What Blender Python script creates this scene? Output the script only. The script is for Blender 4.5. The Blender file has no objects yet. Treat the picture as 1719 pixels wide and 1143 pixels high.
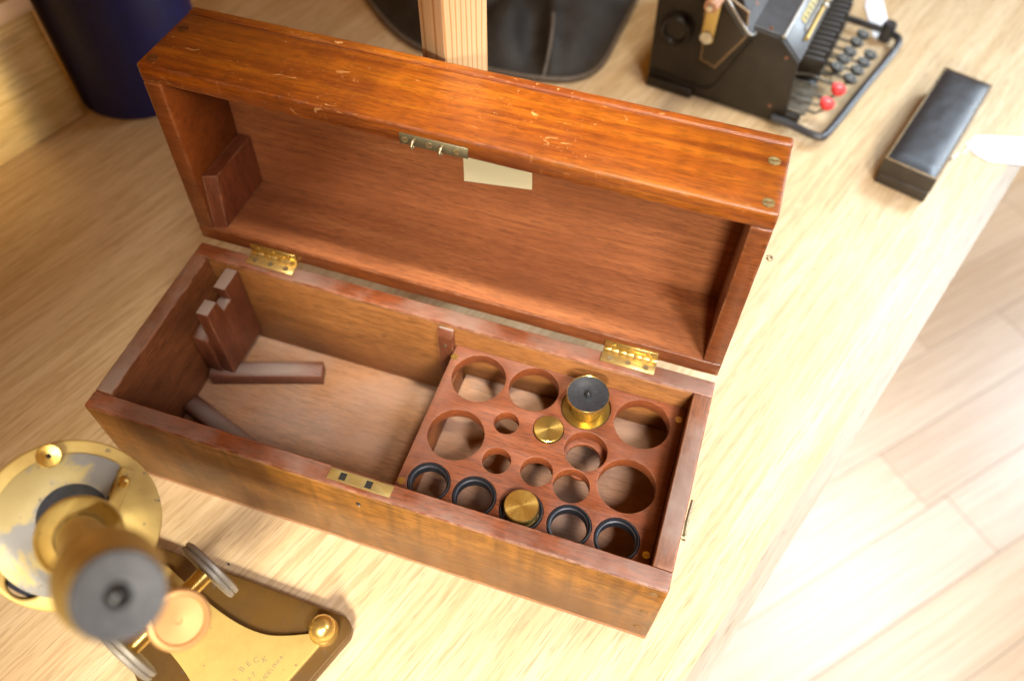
import bpy, bmesh, math, random
from mathutils import Vector, Matrix, noise
random.seed(7)
sc = bpy.context.scene
C = sc.collection
R = math.radians

# ------------------------------------------------------------------ camera
CAM = Vector((0.35700320, -0.18117581, 0.58706683))
RX = Vector((0.94980, 0.31260, 0.01030)).normalized()      # image right
RZ = Vector((-0.17030, 0.54450, -0.82130)).normalized()    # view direction
RY = RZ.cross(RX).normalized()                             # image down
RX = RY.cross(RZ).normalized()
FPX, PW, PH = 1400.488, 1719.0, 1143.0
cd = bpy.data.cameras.new('camera')
cam = bpy.data.objects.new('camera', cd); C.objects.link(cam)
cam.matrix_world = Matrix(((RX.x, -RY.x, -RZ.x, CAM.x), (RX.y, -RY.y, -RZ.y, CAM.y), (RX.z, -RY.z, -RZ.z, CAM.z), (0, 0, 0, 1)))
cd.sensor_width = 36; cd.sensor_fit = 'HORIZONTAL'; cd.lens = FPX / PW * 36
cd.clip_start = 0.01; cd.clip_end = 50
cd.dof.use_dof = True; cd.dof.focus_distance = 0.525; cd.dof.aperture_fstop = 4.2
sc.camera = cam

# ------------------------------------------------------------------ light
world = bpy.data.worlds.new('World'); sc.world = world; world.use_nodes = True
bg = world.node_tree.nodes['Background']
bg.inputs[0].default_value = (1.0, 0.42, 0.075, 1); bg.inputs[1].default_value = 0.26

def area(name, loc, target, size, power, color, sy=None):
    l = bpy.data.lights.new(name, 'AREA'); l.energy = power; l.color = color
    l.size = size
    if sy: l.shape = 'RECTANGLE'; l.size_y = sy
    o = bpy.data.objects.new(name, l); C.objects.link(o)
    o.location = loc
    o.rotation_euler = (Vector(target) - Vector(loc)).to_track_quat('-Z', 'Y').to_euler()
    return o
def spot(name, loc, target, deg, power, color, soft=0.18):
    l = bpy.data.lights.new(name, 'SPOT'); l.energy = power; l.color = color
    l.spot_size = R(deg); l.spot_blend = 1.0; l.shadow_soft_size = soft
    o = bpy.data.objects.new(name, l); C.objects.link(o); o.location = loc
    o.rotation_euler = (Vector(target) - Vector(loc)).to_track_quat('-Z', 'Y').to_euler()
    return o
WM, CL = (1.0, 0.95, 0.82), (0.78, 0.90, 1.0)
spot('key_spot', (1.00, -0.60, 1.30), (0.61, 0.01, 0), 47, 148, (0.93, 0.93, 1.0), 0.16)  # added key spot, its cone shaped to leave the left side dim
spot('front_fill', (0.62, -1.10, 0.78), (0.42, 0.02, 0.12), 38, 88, WM, 0.12)  # front fill added to reach inside the open lid
spot('microscope_fill', (0.32, -0.95, 0.95), (0.13, -0.17, 0.02), 23, 128, WM, 0.12)  # fill added behind the camera for the microscope and near table
spot('panel_fill', (0.80, -0.20, 0.62), (-0.31, 0.22, 0.09), 10, 70, (1.0, 0.76, 0.40), 0.05)  # narrow fill added to brighten the oak panel
spot('lid_fill', (0.68, 0.13, 1.50), (0.245, 0.245, 0.25), 14, 260, WM, 0.10)  # narrow fill added to brighten the lid's upper face and the post
spot('back_fill', (0.55, 0.45, 1.50), (0.25, 0.58, 0.0), 24, 50, WM, 0.14)  # overhead fill added for the bag and table behind the lid
spot('window_glow', (1.55, 0.45, 1.10), (0.88, 0.22, 0), 54, 92, (0.62, 0.80, 1.0), 0.30)
spot('window_back', (1.20, 1.30, 1.20), (0.66, 0.66, 0), 42, 118, (0.68, 0.84, 1.0), 0.25)
spot('floor_fill', (1.95, 1.95, 0.75), (1.08, 1.35, -0.72), 115, 150, CL, 0.30)  # wide fill added to brighten the floor planks
area('floor_fill_low', (2.50, 1.30, -0.12), (1.10, 1.00, -0.72), 1.1, 20, CL)  # second floor fill, added below table height to miss the table top
vs = sc.view_settings
sc.display_settings.display_device = 'sRGB'
vs.view_transform = 'Standard'; vs.look = 'None'; vs.exposure = 0.35; vs.gamma = 1.0; vs.use_curve_mapping = False
sc.render.engine = 'CYCLES'
sc.cycles.use_denoising = True
sc.cycles.max_bounces = 8
sc.cycles.sample_clamp_indirect = 6.0
sc.cycles.caustics_reflective = False; sc.cycles.caustics_refractive = False

# ------------------------------------------------------------------ pixel -> place
def ray(x, y):
    return (RX * ((x - PW / 2) / FPX) + RY * ((y - PH / 2) / FPX) + RZ).normalized()
def onz(x, y, z=0.0):
    d = ray(x, y); return CAM + d * ((z - CAM.z) / d.z)
def onplane(x, y, p, n):
    d = ray(x, y); return CAM + d * ((p - CAM).dot(n) / d.dot(n))

# ------------------------------------------------------------------ node helpers
class NT:
    def __init__(s, name):
        s.m = bpy.data.materials.new(name); s.m.use_nodes = True
        s.t = s.m.node_tree; s.n = s.t.nodes; s.l = s.t.links
        s.b = s.n['Principled BSDF']
    def new(s, typ, **kw):
        n = s.n.new(typ)
        for k, v in kw.items(): setattr(n, k, v)
        return n
    def link(s, a, b): s.l.new(a, b)
    def val(s, inp, v):
        if hasattr(v, 'node'): s.link(v, inp)
        else: inp.default_value = v
    def noise(s, vec, scale, detail=4, rough=0.55, dist=0.0):
        n = s.new('ShaderNodeTexNoise'); s.link(vec, n.inputs['Vector'])
        n.inputs['Scale'].default_value = scale; n.inputs['Detail'].default_value = detail
        n.inputs['Roughness'].default_value = rough; n.inputs['Distortion'].default_value = dist
        return n.outputs['Fac']
    def ramp(s, fac, stops, interp='LINEAR'):
        r = s.new('ShaderNodeValToRGB'); r.color_ramp.interpolation = interp
        e = r.color_ramp.elements
        while len(e) < len(stops): e.new(0.5)
        for el, (p, c) in zip(e, stops):
            el.position = p
            el.color = (c[0], c[1], c[2], 1) if hasattr(c, '__len__') else (c, c, c, 1)
        s.link(fac, r.inputs['Fac']); return r.outputs['Color']
    def mix(s, fac, a, b, mode='MIX'):
        m = s.new('ShaderNodeMix', data_type='RGBA', blend_type=mode)
        s.val(m.inputs[0], fac)
        for i, v in ((6, a), (7, b)):
            if hasattr(v, 'node'): s.link(v, m.inputs[i])
            else: m.inputs[i].default_value = (v[0], v[1], v[2], 1)
        return m.outputs[2]
    def math(s, op, a, b=0.0, clamp=False):
        m = s.new('ShaderNodeMath', operation=op, use_clamp=clamp)
        s.val(m.inputs[0], a); s.val(m.inputs[1], b); return m.outputs[0]
    def coords(s, rot=(0, 0, 0), scale=(1, 1, 1), rnd=0.0, vec=None):
        if vec is None:
            tc = s.new('ShaderNodeTexCoord'); vec = tc.outputs['Object']
            if rnd:
                oi = s.new('ShaderNodeObjectInfo')
                c = s.new('ShaderNodeCombineXYZ')
                for i, k in enumerate((1.0, 2.3, 3.7)):
                    s.link(s.math('MULTIPLY', oi.outputs['Random'], rnd * k), c.inputs[i])
                a = s.new('ShaderNodeVectorMath', operation='ADD')
                s.link(vec, a.inputs[0]); s.link(c.outputs[0], a.inputs[1]); vec = a.outputs[0]
        m = s.new('ShaderNodeMapping'); m.inputs['Rotation'].default_value = rot; m.inputs['Scale'].default_value = scale
        s.link(vec, m.inputs['Vector']); return m.outputs[0]
    def bump(s, h, strength=0.2, dist=0.001):
        b = s.new('ShaderNodeBump'); b.inputs['Strength'].default_value = strength; b.inputs['Distance'].default_value = dist
        s.link(h, b.inputs['Height']); s.link(b.outputs[0], s.b.inputs['Normal'])
    def set(s, **kw):
        names = dict(color='Base Color', rough='Roughness', metal='Metallic', coat='Coat Weight', coatr='Coat Roughness',
                     spec='Specular IOR Level', aniso='Anisotropic', sheen='Sheen Weight')
        for k, v in kw.items():
            i = s.b.inputs[names[k]]
            if hasattr(v, 'node'): s.link(v, i)
            elif hasattr(v, '__len__'): i.default_value = (v[0], v[1], v[2], 1)
            else: i.default_value = v
        return s.m

def mahogany(name, dark, mid, light, axis='X', rough=0.42, coat=0.0, coatr=0.15, wear=None, wear_amt=0.8, dust=0.0,
             blotch=None, scratch=0.0, figure=0.0, pore=0.35, edge=0.0024, dmin=0.12):
    t = NT(name)
    sc3 = {'X': (1, 14, 14), 'Y': (14, 1, 14), 'Z': (14, 14, 1)}[axis]
    base = t.coords(rnd=3.0)
    g = t.coords(scale=sc3, vec=base)
    n1 = t.noise(g, 5.0, 5, 0.55, 0.5)
    n2 = t.noise(t.coords(scale=tuple(1.0 if v == 1 else v * 2.6 for v in sc3), vec=base), 6.0, 6, 0.62, 0.3)
    col = t.ramp(t.math('ADD', t.math('MULTIPLY', n1, 0.45), t.math('MULTIPLY', n2, 0.55)), [(0.30, dark), (0.5, mid), (0.70, light)])
    pg_ = t.coords(scale=tuple(90.0 if v == 1 else 900.0 for v in sc3), vec=base)
    pores = t.ramp(t.noise(pg_, 1.0, 3, 0.6), [(0.40, 0.0), (0.52, 1.0)])
    col = t.mix(pore, col, pores, 'MULTIPLY')
    if figure:
        fx = t.coords(scale=(60, 6, 6), vec=base)
        f = t.ramp(t.noise(fx, 1.6, 3, 0.5, 0.8), [(0.3, 0.55), (0.7, 1.25)])
        col = t.mix(figure, col, f, 'MULTIPLY')
    bl = t.noise(base, 13.0, 5, 0.6)
    col = t.mix(t.ramp(bl, [(0.42, 0.0), (0.68, 0.75)]), col, blotch if blotch else tuple(c * 0.45 for c in mid))
    ro = t.math('ADD', t.math('MULTIPLY', t.noise(base, 40, 4), 0.22), rough - 0.11)
    if scratch:
        s1 = t.coords(rot=(0.2, 0.5, 0.35), scale=(70, 160, 160), vec=base)
        m1 = t.ramp(t.noise(s1, 1.0, 3, 0.5, 1.2), [(0.675, 0.0), (0.70, 1.0)])
        s2 = t.coords(rot=(0.3, 0.9, -0.9), scale=(330, 60, 300), vec=base)
        m2 = t.ramp(t.noise(s2, 1.0, 2, 0.5, 1.5), [(0.69, 0.0), (0.72, 0.8)])
        zone = t.ramp(t.noise(base, 9.0, 2), [(0.42, 0.05), (0.60, 1.0)])
        mk = t.math('MULTIPLY', t.math('MAXIMUM', m1, m2), zone)
        col = t.mix(t.math('MULTIPLY', mk, scratch), col, (0.46, 0.23, 0.085))
        d1 = t.ramp(t.noise(t.coords(scale=(70, 110, 110), vec=base), 1.0, 2), [(0.71, 0.0), (0.75, 0.7)])
        col = t.mix(d1, col, (0.05, 0.018, 0.012))
    if wear:
        bv = t.new('ShaderNodeBevel', samples=4); bv.inputs['Radius'].default_value = edge
        ge = t.new('ShaderNodeNewGeometry')
        dt = t.new('ShaderNodeVectorMath', operation='DOT_PRODUCT')
        t.link(bv.outputs[0], dt.inputs[0]); t.link(ge.outputs['Normal'], dt.inputs[1])
        e = t.math('SUBTRACT', 1.0, dt.outputs['Value'])
        e = t.ramp(e, [(0.01, 0.0), (0.09, 1.0)])
        nb = t.ramp(t.noise(base, 70, 5, 0.7), [(0.42, 0.0), (0.60, 1.0)])
        col = t.mix(t.math('MULTIPLY', t.math('MULTIPLY', e, nb), wear_amt), col, wear)
    if dust:
        ge2 = t.new('ShaderNodeNewGeometry')
        sx = t.new('ShaderNodeSeparateXYZ'); t.link(ge2.outputs['Normal'], sx.inputs[0])
        up = t.ramp(sx.outputs['Z'], [(0.9, 0.0), (0.98, 1.0)])
        dn = t.ramp(t.noise(base, 16, 5, 0.6), [(0.40, dmin), (0.62, 1.0)])
        dm = t.math('MULTIPLY', t.math('MULTIPLY', up, dn), dust)
        col = t.mix(dm, col, (0.30, 0.235, 0.19))
        ro = t.math('ADD', ro, t.math('MULTIPLY', dm, 0.4), clamp=True)
    t.bump(pores, 0.12, 0.0006)
    return t.set(color=col, rough=ro, coat=coat, coatr=coatr, spec=0.45)

M = {}
WEAR = (0.52, 0.27, 0.16)
M['lid_out'] = mahogany('polished_mahogany', (0.11, 0.018, 0.002), (0.25, 0.060, 0.0035), (0.37, 0.115, 0.007), rough=0.36, coat=0.2, coatr=0.3, wear=(0.27, 0.17, 0.13), scratch=0.85, blotch=(0.10, 0.018, 0.004), figure=0.3)
M['lid_in'] = mahogany('raw_mahogany', (0.17, 0.050, 0.015), (0.30, 0.097, 0.030), (0.39, 0.145, 0.048), rough=0.6, blotch=(0.22, 0.068, 0.021), pore=0.32)
M['rim'] = mahogany('rim_mahogany', (0.10, 0.025, 0.006), (0.175, 0.045, 0.009), (0.235, 0.068, 0.014), rough=0.38, coat=0.12, wear=(0.40, 0.20, 0.11), blotch=(0.08, 0.022, 0.007))
M['rim_top'] = mahogany('varnished_rim', (0.13, 0.03145, 0.0085), (0.215, 0.0518, 0.0136), (0.285, 0.07585, 0.0221), rough=0.4, coat=0.15, wear=(0.48, 0.28, 0.18), dust=0.42, dmin=0.03, blotch=(0.09, 0.025, 0.009), pore=0.42)
M['lid_inY'] = mahogany('raw_mahogany_end', (0.11, 0.028, 0.010), (0.19, 0.05, 0.018), (0.25, 0.075, 0.028), axis='Y', rough=0.5, wear=WEAR, wear_amt=0.5)
M['front'] = mahogany('base_front_mahogany', (0.12, 0.03977, 0.0051), (0.25, 0.09713, 0.0119), (0.34, 0.1499, 0.02295), rough=0.42, coat=0.1, coatr=0.3, wear=WEAR, figure=0.8, blotch=(0.11, 0.040, 0.007), pore=0.5)
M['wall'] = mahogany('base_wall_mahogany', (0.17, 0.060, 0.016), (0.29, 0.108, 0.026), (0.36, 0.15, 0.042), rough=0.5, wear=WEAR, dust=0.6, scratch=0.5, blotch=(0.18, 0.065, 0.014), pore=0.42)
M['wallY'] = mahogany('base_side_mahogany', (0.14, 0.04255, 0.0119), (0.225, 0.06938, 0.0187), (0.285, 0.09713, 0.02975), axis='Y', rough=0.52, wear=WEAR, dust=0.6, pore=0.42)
M['floorb'] = mahogany('base_floor_mahogany', (0.26, 0.115, 0.048), (0.36, 0.172, 0.074), (0.42, 0.215, 0.098), rough=0.65, dust=0.4, blotch=(0.27, 0.12, 0.052), pore=0.36)
M['tray'] = mahogany('tray_mahogany', (0.155, 0.03382, 0.0078), (0.24, 0.05696, 0.01248), (0.305, 0.08188, 0.02028), rough=0.52, wear=(0.45, 0.24, 0.15), wear_amt=0.6, dust=0.15, edge=0.0010, pore=0.42)
M['block'] = mahogany('block_mahogany', (0.12, 0.034, 0.012), (0.19, 0.052, 0.019), (0.25, 0.075, 0.030), axis='Z', rough=0.5, wear=WEAR, dust=0.95, dmin=0.75, edge=0.0012)
M['bar'] = mahogany('bar_mahogany', (0.12, 0.040, 0.020), (0.18, 0.060, 0.029), (0.23, 0.085, 0.043), rough=0.55, dust=0.85, dmin=0.7)

def plain(name, color, rough=0.5, metal=0.0, nscale=0, namt=0.0, bumps=0.0, bscale=200, **kw):
    t = NT(name); base = t.coords()
    col = color
    if namt:
        n = t.ramp(t.noise(base, nscale, 5, 0.6), [(0.3, 1 - namt), (0.7, 1 + namt)])
        m = t.new('ShaderNodeMix', data_type='RGBA', blend_type='MULTIPLY'); m.inputs[0].default_value = 1
        m.inputs[6].default_value = (*color, 1); t.link(n, m.inputs[7]); col = m.outputs[2]
    if bumps: t.bump(t.noise(base, bscale, 4, 0.6), bumps, 0.0006)
    ro = rough
    if namt: ro = t.math('ADD', t.math('MULTIPLY', t.noise(base, nscale * 3, 4), 0.2), rough - 0.1)
    return t.set(color=col, rough=ro, metal=metal, **kw)

def brass(name, color=(0.74, 0.50, 0.15), tarn=(0.30, 0.19, 0.07), rough=0.3, amt=0.6, scale=60, spots=0.0, aniso=False, grey=None, metal=0.9):
    t = NT(name); base = t.coords(rnd=1.0)
    k = t.ramp(t.noise(base, scale, 5, 0.62), [(0.38, 0.0), (0.72, amt)])
    col = t.mix(k, color, tarn)
    if grey:
        g = t.ramp(t.noise(base, 26, 5, 0.6, 0.5), [(0.47, 0.0), (0.53, 0.9)])
        col = t.mix(g, col, grey)
    if spots:
        sp = t.ramp(t.noise(base, 230, 2, 0.5), [(0.70, 0.0), (0.74, 1.0)])
        col = t.mix(t.math('MULTIPLY', sp, spots), col, (0.12, 0.10, 0.09))
    ro = t.math('ADD', t.math('MULTIPLY', k, 0.25), rough)
    if aniso:
        tg = t.new('ShaderNodeTangent', direction_type='RADIAL', axis='Z'); t.link(tg.outputs[0], t.b.inputs['Tangent'])
        t.b.inputs['Anisotropic'].default_value = 0.85
    return t.set(color=col, rough=ro, metal=metal)
M['brass'] = brass('bright_brass', (0.72, 0.50, 0.14), (0.34, 0.22, 0.07), rough=0.24, amt=0.6, scale=140)
M['brass_eye'] = brass('aged_eyepiece_brass', (0.56, 0.38, 0.09), (0.36, 0.23, 0.05), rough=0.26, amt=0.6, scale=90)
M['brass_hinge'] = brass('hinge_brass', (0.66, 0.46, 0.16), (0.36, 0.24, 0.09), rough=0.32, amt=0.7, scale=160, metal=0.75)
M['brass_lock'] = brass('worn_lock_brass', (0.66, 0.50, 0.17), (0.36, 0.30, 0.16), rough=0.42, amt=0.7, scale=220)
M['brass_turned'] = brass('turned_brass', (0.85, 0.58, 0.14), rough=0.26, amt=0.2, aniso=True, spots=0.3)
M['brass_old'] = brass('lacquered_brass', (0.60, 0.43, 0.13), (0.44, 0.29, 0.08), rough=0.40, amt=0.8, scale=45, spots=0.6, metal=0.4)
M['brass_dark'] = brass('browned_brass', (0.15, 0.076, 0.016), (0.07, 0.037, 0.011), rough=0.36, amt=0.8, scale=35, spots=0.9, metal=0.5)
M['brass_stage'] = brass('patchy_stage_brass', (0.40, 0.31, 0.12), (0.33, 0.24, 0.085), rough=0.4, amt=0.6, scale=45, grey=(0.20, 0.195, 0.185), spots=0.6, metal=0.3)
M['copper'] = brass('copper_toned_brass', (0.60, 0.33, 0.12), (0.46, 0.24, 0.085), rough=0.34, amt=0.5, metal=0.6)
M['tarnish'] = brass('grey_tarnished_brass', (0.30, 0.27, 0.22), (0.20, 0.17, 0.13), rough=0.45, amt=0.8, metal=0.5)
M['screw'] = brass('dull_screw_brass', (0.42, 0.34, 0.20), (0.24, 0.19, 0.12), rough=0.38, amt=0.7, scale=300)
M['rivet'] = plain('dull_copper_rivet', (0.22, 0.10, 0.06), 0.5, 0.5)
M['front_plug'] = plain('wood_toned_plug', (0.17, 0.085, 0.025), 0.5, 0.0, 300, 0.5)
M['plug_dark'] = plain('dark_plug', (0.09, 0.030, 0.010), 0.45, 0.0, 300, 0.5)
M['verdigris'] = plain('tarnished_plug', (0.20, 0.15, 0.06), 0.5, 0.3, 500, 0.5)
M['catch'] = brass('dull_catch_brass', (0.15, 0.125, 0.065), (0.09, 0.075, 0.045), rough=0.45, amt=0.8, scale=200, metal=0.4)
M['ebonite'] = plain('black_ebonite', (0.022, 0.022, 0.024), 0.42, 0, 300, 0.3)
M['cap_big'] = plain('lightened_black_cap', (0.105, 0.108, 0.112), 0.55, 0, 300, 0.25)  # black lightened in its base colour, standing for a ceiling reflection
M['cap'] = plain('black_eyepiece_cap', (0.030, 0.031, 0.033), 0.38, 0, 400, 0.35)
M['bead'] = plain('dark_glass_bead', (0.02, 0.02, 0.02), 0.06)
M['dark'] = plain('dark_opening', (0.010, 0.008, 0.006), 0.7)
M['paper_y'] = plain('pale_yellow_paper', (0.90, 0.87, 0.60), 0.75)
M['paper_w'] = plain('white_card', (0.82, 0.82, 0.82), 0.6)
M['navy'] = plain('navy_vinyl', (0.0013, 0.0045, 0.09), 0.5, 0, 60, 0.2, 0.15, 500)
M['leather'] = plain('black_leather', (0.020, 0.0155, 0.011), 0.62, 0, 40, 0.4, 0.35, 420, spec=0.35)
M['piping'] = plain('worn_leather_piping', (0.11, 0.085, 0.062), 0.5, 0, 150, 0.3)
M['case_l'] = plain('black_leatherette', (0.018, 0.018, 0.019), 0.38, 0, 90, 0.25, 0.25, 700)
M['case_s'] = plain('brown_black_leatherette', (0.030, 0.022, 0.014), 0.5, 0, 90, 0.25, 0.25, 700)
M['gold'] = plain('worn_tan_edge', (0.24, 0.16, 0.07), 0.6, 0.0, 400, 0.6)
M['enamel'] = plain('black_enamel', (0.017, 0.012, 0.007), 0.42, 0, 50, 0.35, spec=0.3)
M['enamel_worn'] = plain('worn_lever_metal', (0.10, 0.085, 0.06), 0.45, 0.4, 120, 0.5)
M['grey_enamel'] = plain('grey_black_enamel', (0.038, 0.039, 0.042), 0.34, 0, 60, 0.25)
M['key_black'] = plain('black_key', (0.006, 0.006, 0.006), 0.4, spec=0.1)
M['key_white'] = plain('key_legend', (0.5, 0.5, 0.46), 0.4)
M['key_red'] = plain('red_key', (0.72, 0.035, 0.03), 0.3)
M['steel'] = plain('dull_nickel', (0.55, 0.53, 0.48), 0.32, 1.0, 80, 0.2)
M['strip'] = plain('yellowed_number_strip', (0.52, 0.44, 0.16), 0.55, 0, 300, 0.35)
M['handle_w'] = plain('handle_wood', (0.42, 0.20, 0.10), 0.4, 0, 40, 0.25)
M['rod'] = plain('black_rod', (0.030, 0.030, 0.032), 0.35)
def worn_plate():
    t = NT('worn_black_plate')
    bv = t.new('ShaderNodeBevel', samples=4); bv.inputs['Radius'].default_value = 0.004
    ge = t.new('ShaderNodeNewGeometry'); dt = t.new('ShaderNodeVectorMath', operation='DOT_PRODUCT')
    t.link(bv.outputs[0], dt.inputs[0]); t.link(ge.outputs['Normal'], dt.inputs[1])
    e = t.ramp(t.math('SUBTRACT', 1.0, dt.outputs['Value']), [(0.01, 0.0), (0.2, 1.0)])
    return t.set(color=t.mix(e, (0.03, 0.02, 0.012), (0.55, 0.33, 0.14)), rough=0.4, metal=0.4)
M['worn_plate'] = worn_plate()

UANG = math.atan2(0.9415, 0.337)          # direction of the table's long edge
def oak(name, dark, mid, light, ang=UANG, rough=0.42, streak=0.8, vert=False, sc_=1.0, tint=None):
    t = NT(name); base = t.coords(rot=(0, 0, -ang), rnd=1.0)
    mp = t.coords(scale=(2.2 * sc_, 55 * sc_, 55 * sc_), vec=base)
    broad = t.noise(mp, 1.0, 3, 0.5, 0.4)
    mp2 = t.coords(scale=(16 * sc_, 360 * sc_, 360 * sc_), vec=base)
    fine = t.noise(mp2, 1.0, 5, 0.62, 0.5)
    mp3 = t.coords(scale=(48 * sc_, 950 * sc_, 950 * sc_), vec=base)
    pore = t.noise(mp3, 1.0, 2, 0.5, 0.3)
    col = t.ramp(broad, [(0.3, mid), (0.65, light)])
    col = t.mix(t.math('MULTIPLY', t.ramp(fine, [(0.40, 1.0), (0.54, 0.0)]), streak), col, dark)
    col = t.mix(t.math('MULTIPLY', t.ramp(pore, [(0.30, 1.0), (0.42, 0.0)]), 0.55), col, tuple(c * 0.6 for c in dark))
    if tint:
        oi = t.new('ShaderNodeObjectInfo')
        col = t.mix(1.0, col, t.ramp(oi.outputs['Random'], tint), 'MULTIPLY')
    t.bump(fine, 0.06, 0.0005)
    return t.set(color=col, rough=t.math('ADD', t.math('MULTIPLY', fine, 0.15), rough - 0.07), spec=0.4)
M['oak'] = oak('oak_table', (0.36, 0.225, 0.10), (0.52, 0.365, 0.19), (0.61, 0.455, 0.27), streak=0.5)
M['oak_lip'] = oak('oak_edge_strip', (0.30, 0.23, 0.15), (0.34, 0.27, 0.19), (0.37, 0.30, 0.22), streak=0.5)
M['oak_panel'] = oak('oak_panel_veneer', (0.52, 0.34, 0.10), (0.74, 0.53, 0.21), (0.80, 0.61, 0.29), streak=0.6, sc_=0.7)
M['cap_rail'] = oak('pale_rail_wood', (0.55, 0.36, 0.22), (0.62, 0.44, 0.30), (0.68, 0.50, 0.35), streak=0.3)
M['plank'] = oak('maple_plank', (0.42, 0.27, 0.15), (0.55, 0.41, 0.28), (0.64, 0.51, 0.38), ang=0.0, rough=0.35, streak=0.65, sc_=0.22, tint=[(0.0, (0.88, 0.80, 0.70)), (0.35, (1.0, 0.97, 0.92)), (0.7, (1.05, 0.98, 0.86)), (1.0, (0.95, 0.86, 0.70))])
def pine():
    t = NT('pine_post'); base = t.coords()
    w = t.new('ShaderNodeTexWave', wave_type='RINGS', rings_direction='Z')
    mp = t.coords(scale=(1, 1, 0.10), vec=base)
    mv = t.new('ShaderNodeVectorMath', operation='ADD'); t.link(mp, mv.inputs[0]); mv.inputs[1].default_value = (-0.052, 0.012, 0.0)
    t.link(mv.outputs[0], w.inputs['Vector'])
    w.inputs['Scale'].default_value = 75; w.inputs['Distortion'].default_value = 6.0; w.inputs['Detail'].default_value = 2; w.inputs['Detail Scale'].default_value = 0.6
    col = t.ramp(w.outputs['Fac'], [(0.0, (0.50, 0.325, 0.17)), (0.55, (0.52, 0.345, 0.185)), (0.86, (0.45, 0.265, 0.12)), (1.0, (0.36, 0.18, 0.065))])
    fine = t.noise(t.coords(scale=(400, 400, 8), vec=base), 1.0, 3)
    col = t.mix(0.25, col, t.ramp(fine, [(0.3, 0.7), (0.7, 1.15)]), 'MULTIPLY')
    return t.set(color=col, rough=0.55)
M['pine'] = pine()

# ------------------------------------------------------------------ mesh helpers
def obj(name, me, mat, parent=None):
    o = bpy.data.objects.new(name, me); C.objects.link(o)
    if mat is not None and len(me.materials) == 0: me.materials.append(M[mat] if isinstance(mat, str) else mat)
    if parent is not None: o.parent = parent
    return o
def empty(name, label, cat, loc=(0, 0, 0), rot=(0, 0, 0), group=None):
    o = bpy.data.objects.new(name, None); C.objects.link(o); o.location = loc; o.rotation_euler = rot
    o.empty_display_size = 0.01
    return tag(o, label, cat, group)
def tag(o, label=None, cat=None, group=None, kind=None):
    if label: o['label'] = label
    if cat: o['category'] = cat
    if group: o['group'] = group
    if kind: o['kind'] = kind
    return o
def finish(bm, name, ang=35, smooth=True, flat=None):
    bmesh.ops.recalc_face_normals(bm, faces=bm.faces)
    me = bpy.data.meshes.new(name); bm.to_mesh(me); bm.free()
    if smooth:
        for p in me.polygons:
            n_ = p.normal
            p.use_smooth = not (flat is not None and max(abs(n_.dot(f)) for f in flat) > 0.985)
        me.set_sharp_from_angle(angle=R(ang))
    return me
def box_me(name, x0, x1, y0, y1, z0, z1, bev=0.0008, seg=2, cuts=0, jit=0.0, mat4=None):
    bm = bmesh.new(); bmesh.ops.create_cube(bm, size=1)
    for v in bm.verts:
        v.co = Vector((x0 if v.co.x < 0 else x1, y0 if v.co.y < 0 else y1, z0 if v.co.z < 0 else z1))
    if bev: bmesh.ops.bevel(bm, geom=list(bm.edges), offset=bev, segments=seg, profile=0.5, affect='EDGES')
    if cuts:
        dims = (x1 - x0, y1 - y0, z1 - z0); a = dims.index(max(dims)); lo = (x0, y0, z0)[a]
        n = [0, 0, 0]; n[a] = 1
        for i in range(1, cuts):
            p = [0, 0, 0]; p[a] = lo + dims[a] * i / cuts
            bmesh.ops.bisect_plane(bm, geom=bm.verts[:] + bm.edges[:] + bm.faces[:], plane_co=p, plane_no=n)
        if jit:
            for v in bm.verts:
                v.co += noise.noise_vector(v.co * 90) * jit + noise.noise_vector(v.co * 330) * (jit * 0.6)
    fl = [Vector((1, 0, 0)), Vector((0, 1, 0)), Vector((0, 0, 1))]
    if mat4 is not None:
        bm.transform(mat4); m3 = mat4.to_3x3(); fl = [(m3 @ f).normalized() for f in fl]
    return finish(bm, name, 50, True, fl)
def lathe_me(name, prof, seg=64, mat4=None, ang=35):
    bm = bmesh.new(); rings = []
    for r, z in prof:
        if r < 1e-7: rings.append([bm.verts.new((0, 0, z))])
        else: rings.append([bm.verts.new((r * math.cos(2 * math.pi * i / seg), r * math.sin(2 * math.pi * i / seg), z)) for i in range(seg)])
    for a, b in zip(rings, rings[1:]):
        if len(a) == 1 and len(b) == 1: continue
        for i in range(seg):
            j = (i + 1) % seg
            if len(a) == 1: bm.faces.new((a[0], b[i], b[j]))
            elif len(b) == 1: bm.faces.new((a[i], a[j], b[0]))
            else: bm.faces.new((a[i], a[j], b[j], b[i]))
    if mat4 is not None: bm.transform(mat4)
    return finish(bm, name, ang)
def tube_me(name, pts, r, seg=10, closed=False, mat4=None):
    pts = [Vector(p) for p in pts]; n = len(pts)
    bm = bmesh.new(); rings = []; up = Vector((0.13, 0.21, 0.97)).normalized()
    for i, p in enumerate(pts):
        if closed: d = (pts[(i + 1) % n] - pts[i - 1]).normalized()
        else: d = (pts[min(i + 1, n - 1)] - pts[max(i - 1, 0)]).normalized()
        a = up - d * up.dot(d)
        if a.length < 0.05: a = Vector((1, 0, 0)) - d * d.x
        a.normalize(); b = d.cross(a)
        rr = r[i] if hasattr(r, '__len__') else r
        rings.append([bm.verts.new(p + (a * math.cos(2 * math.pi * k / seg) + b * math.sin(2 * math.pi * k / seg)) * rr) for k in range(seg)])
    m = n if closed else n - 1
    for i in range(m):
        A, B = rings[i], rings[(i + 1) % n]
        for k in range(seg): bm.faces.new((A[k], A[(k + 1) % seg], B[(k + 1) % seg], B[k]))
    if not closed: bm.faces.new(rings[0]); bm.faces.new(rings[-1])
    if mat4 is not None: bm.transform(mat4)
    return finish(bm, name, 50)
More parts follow.
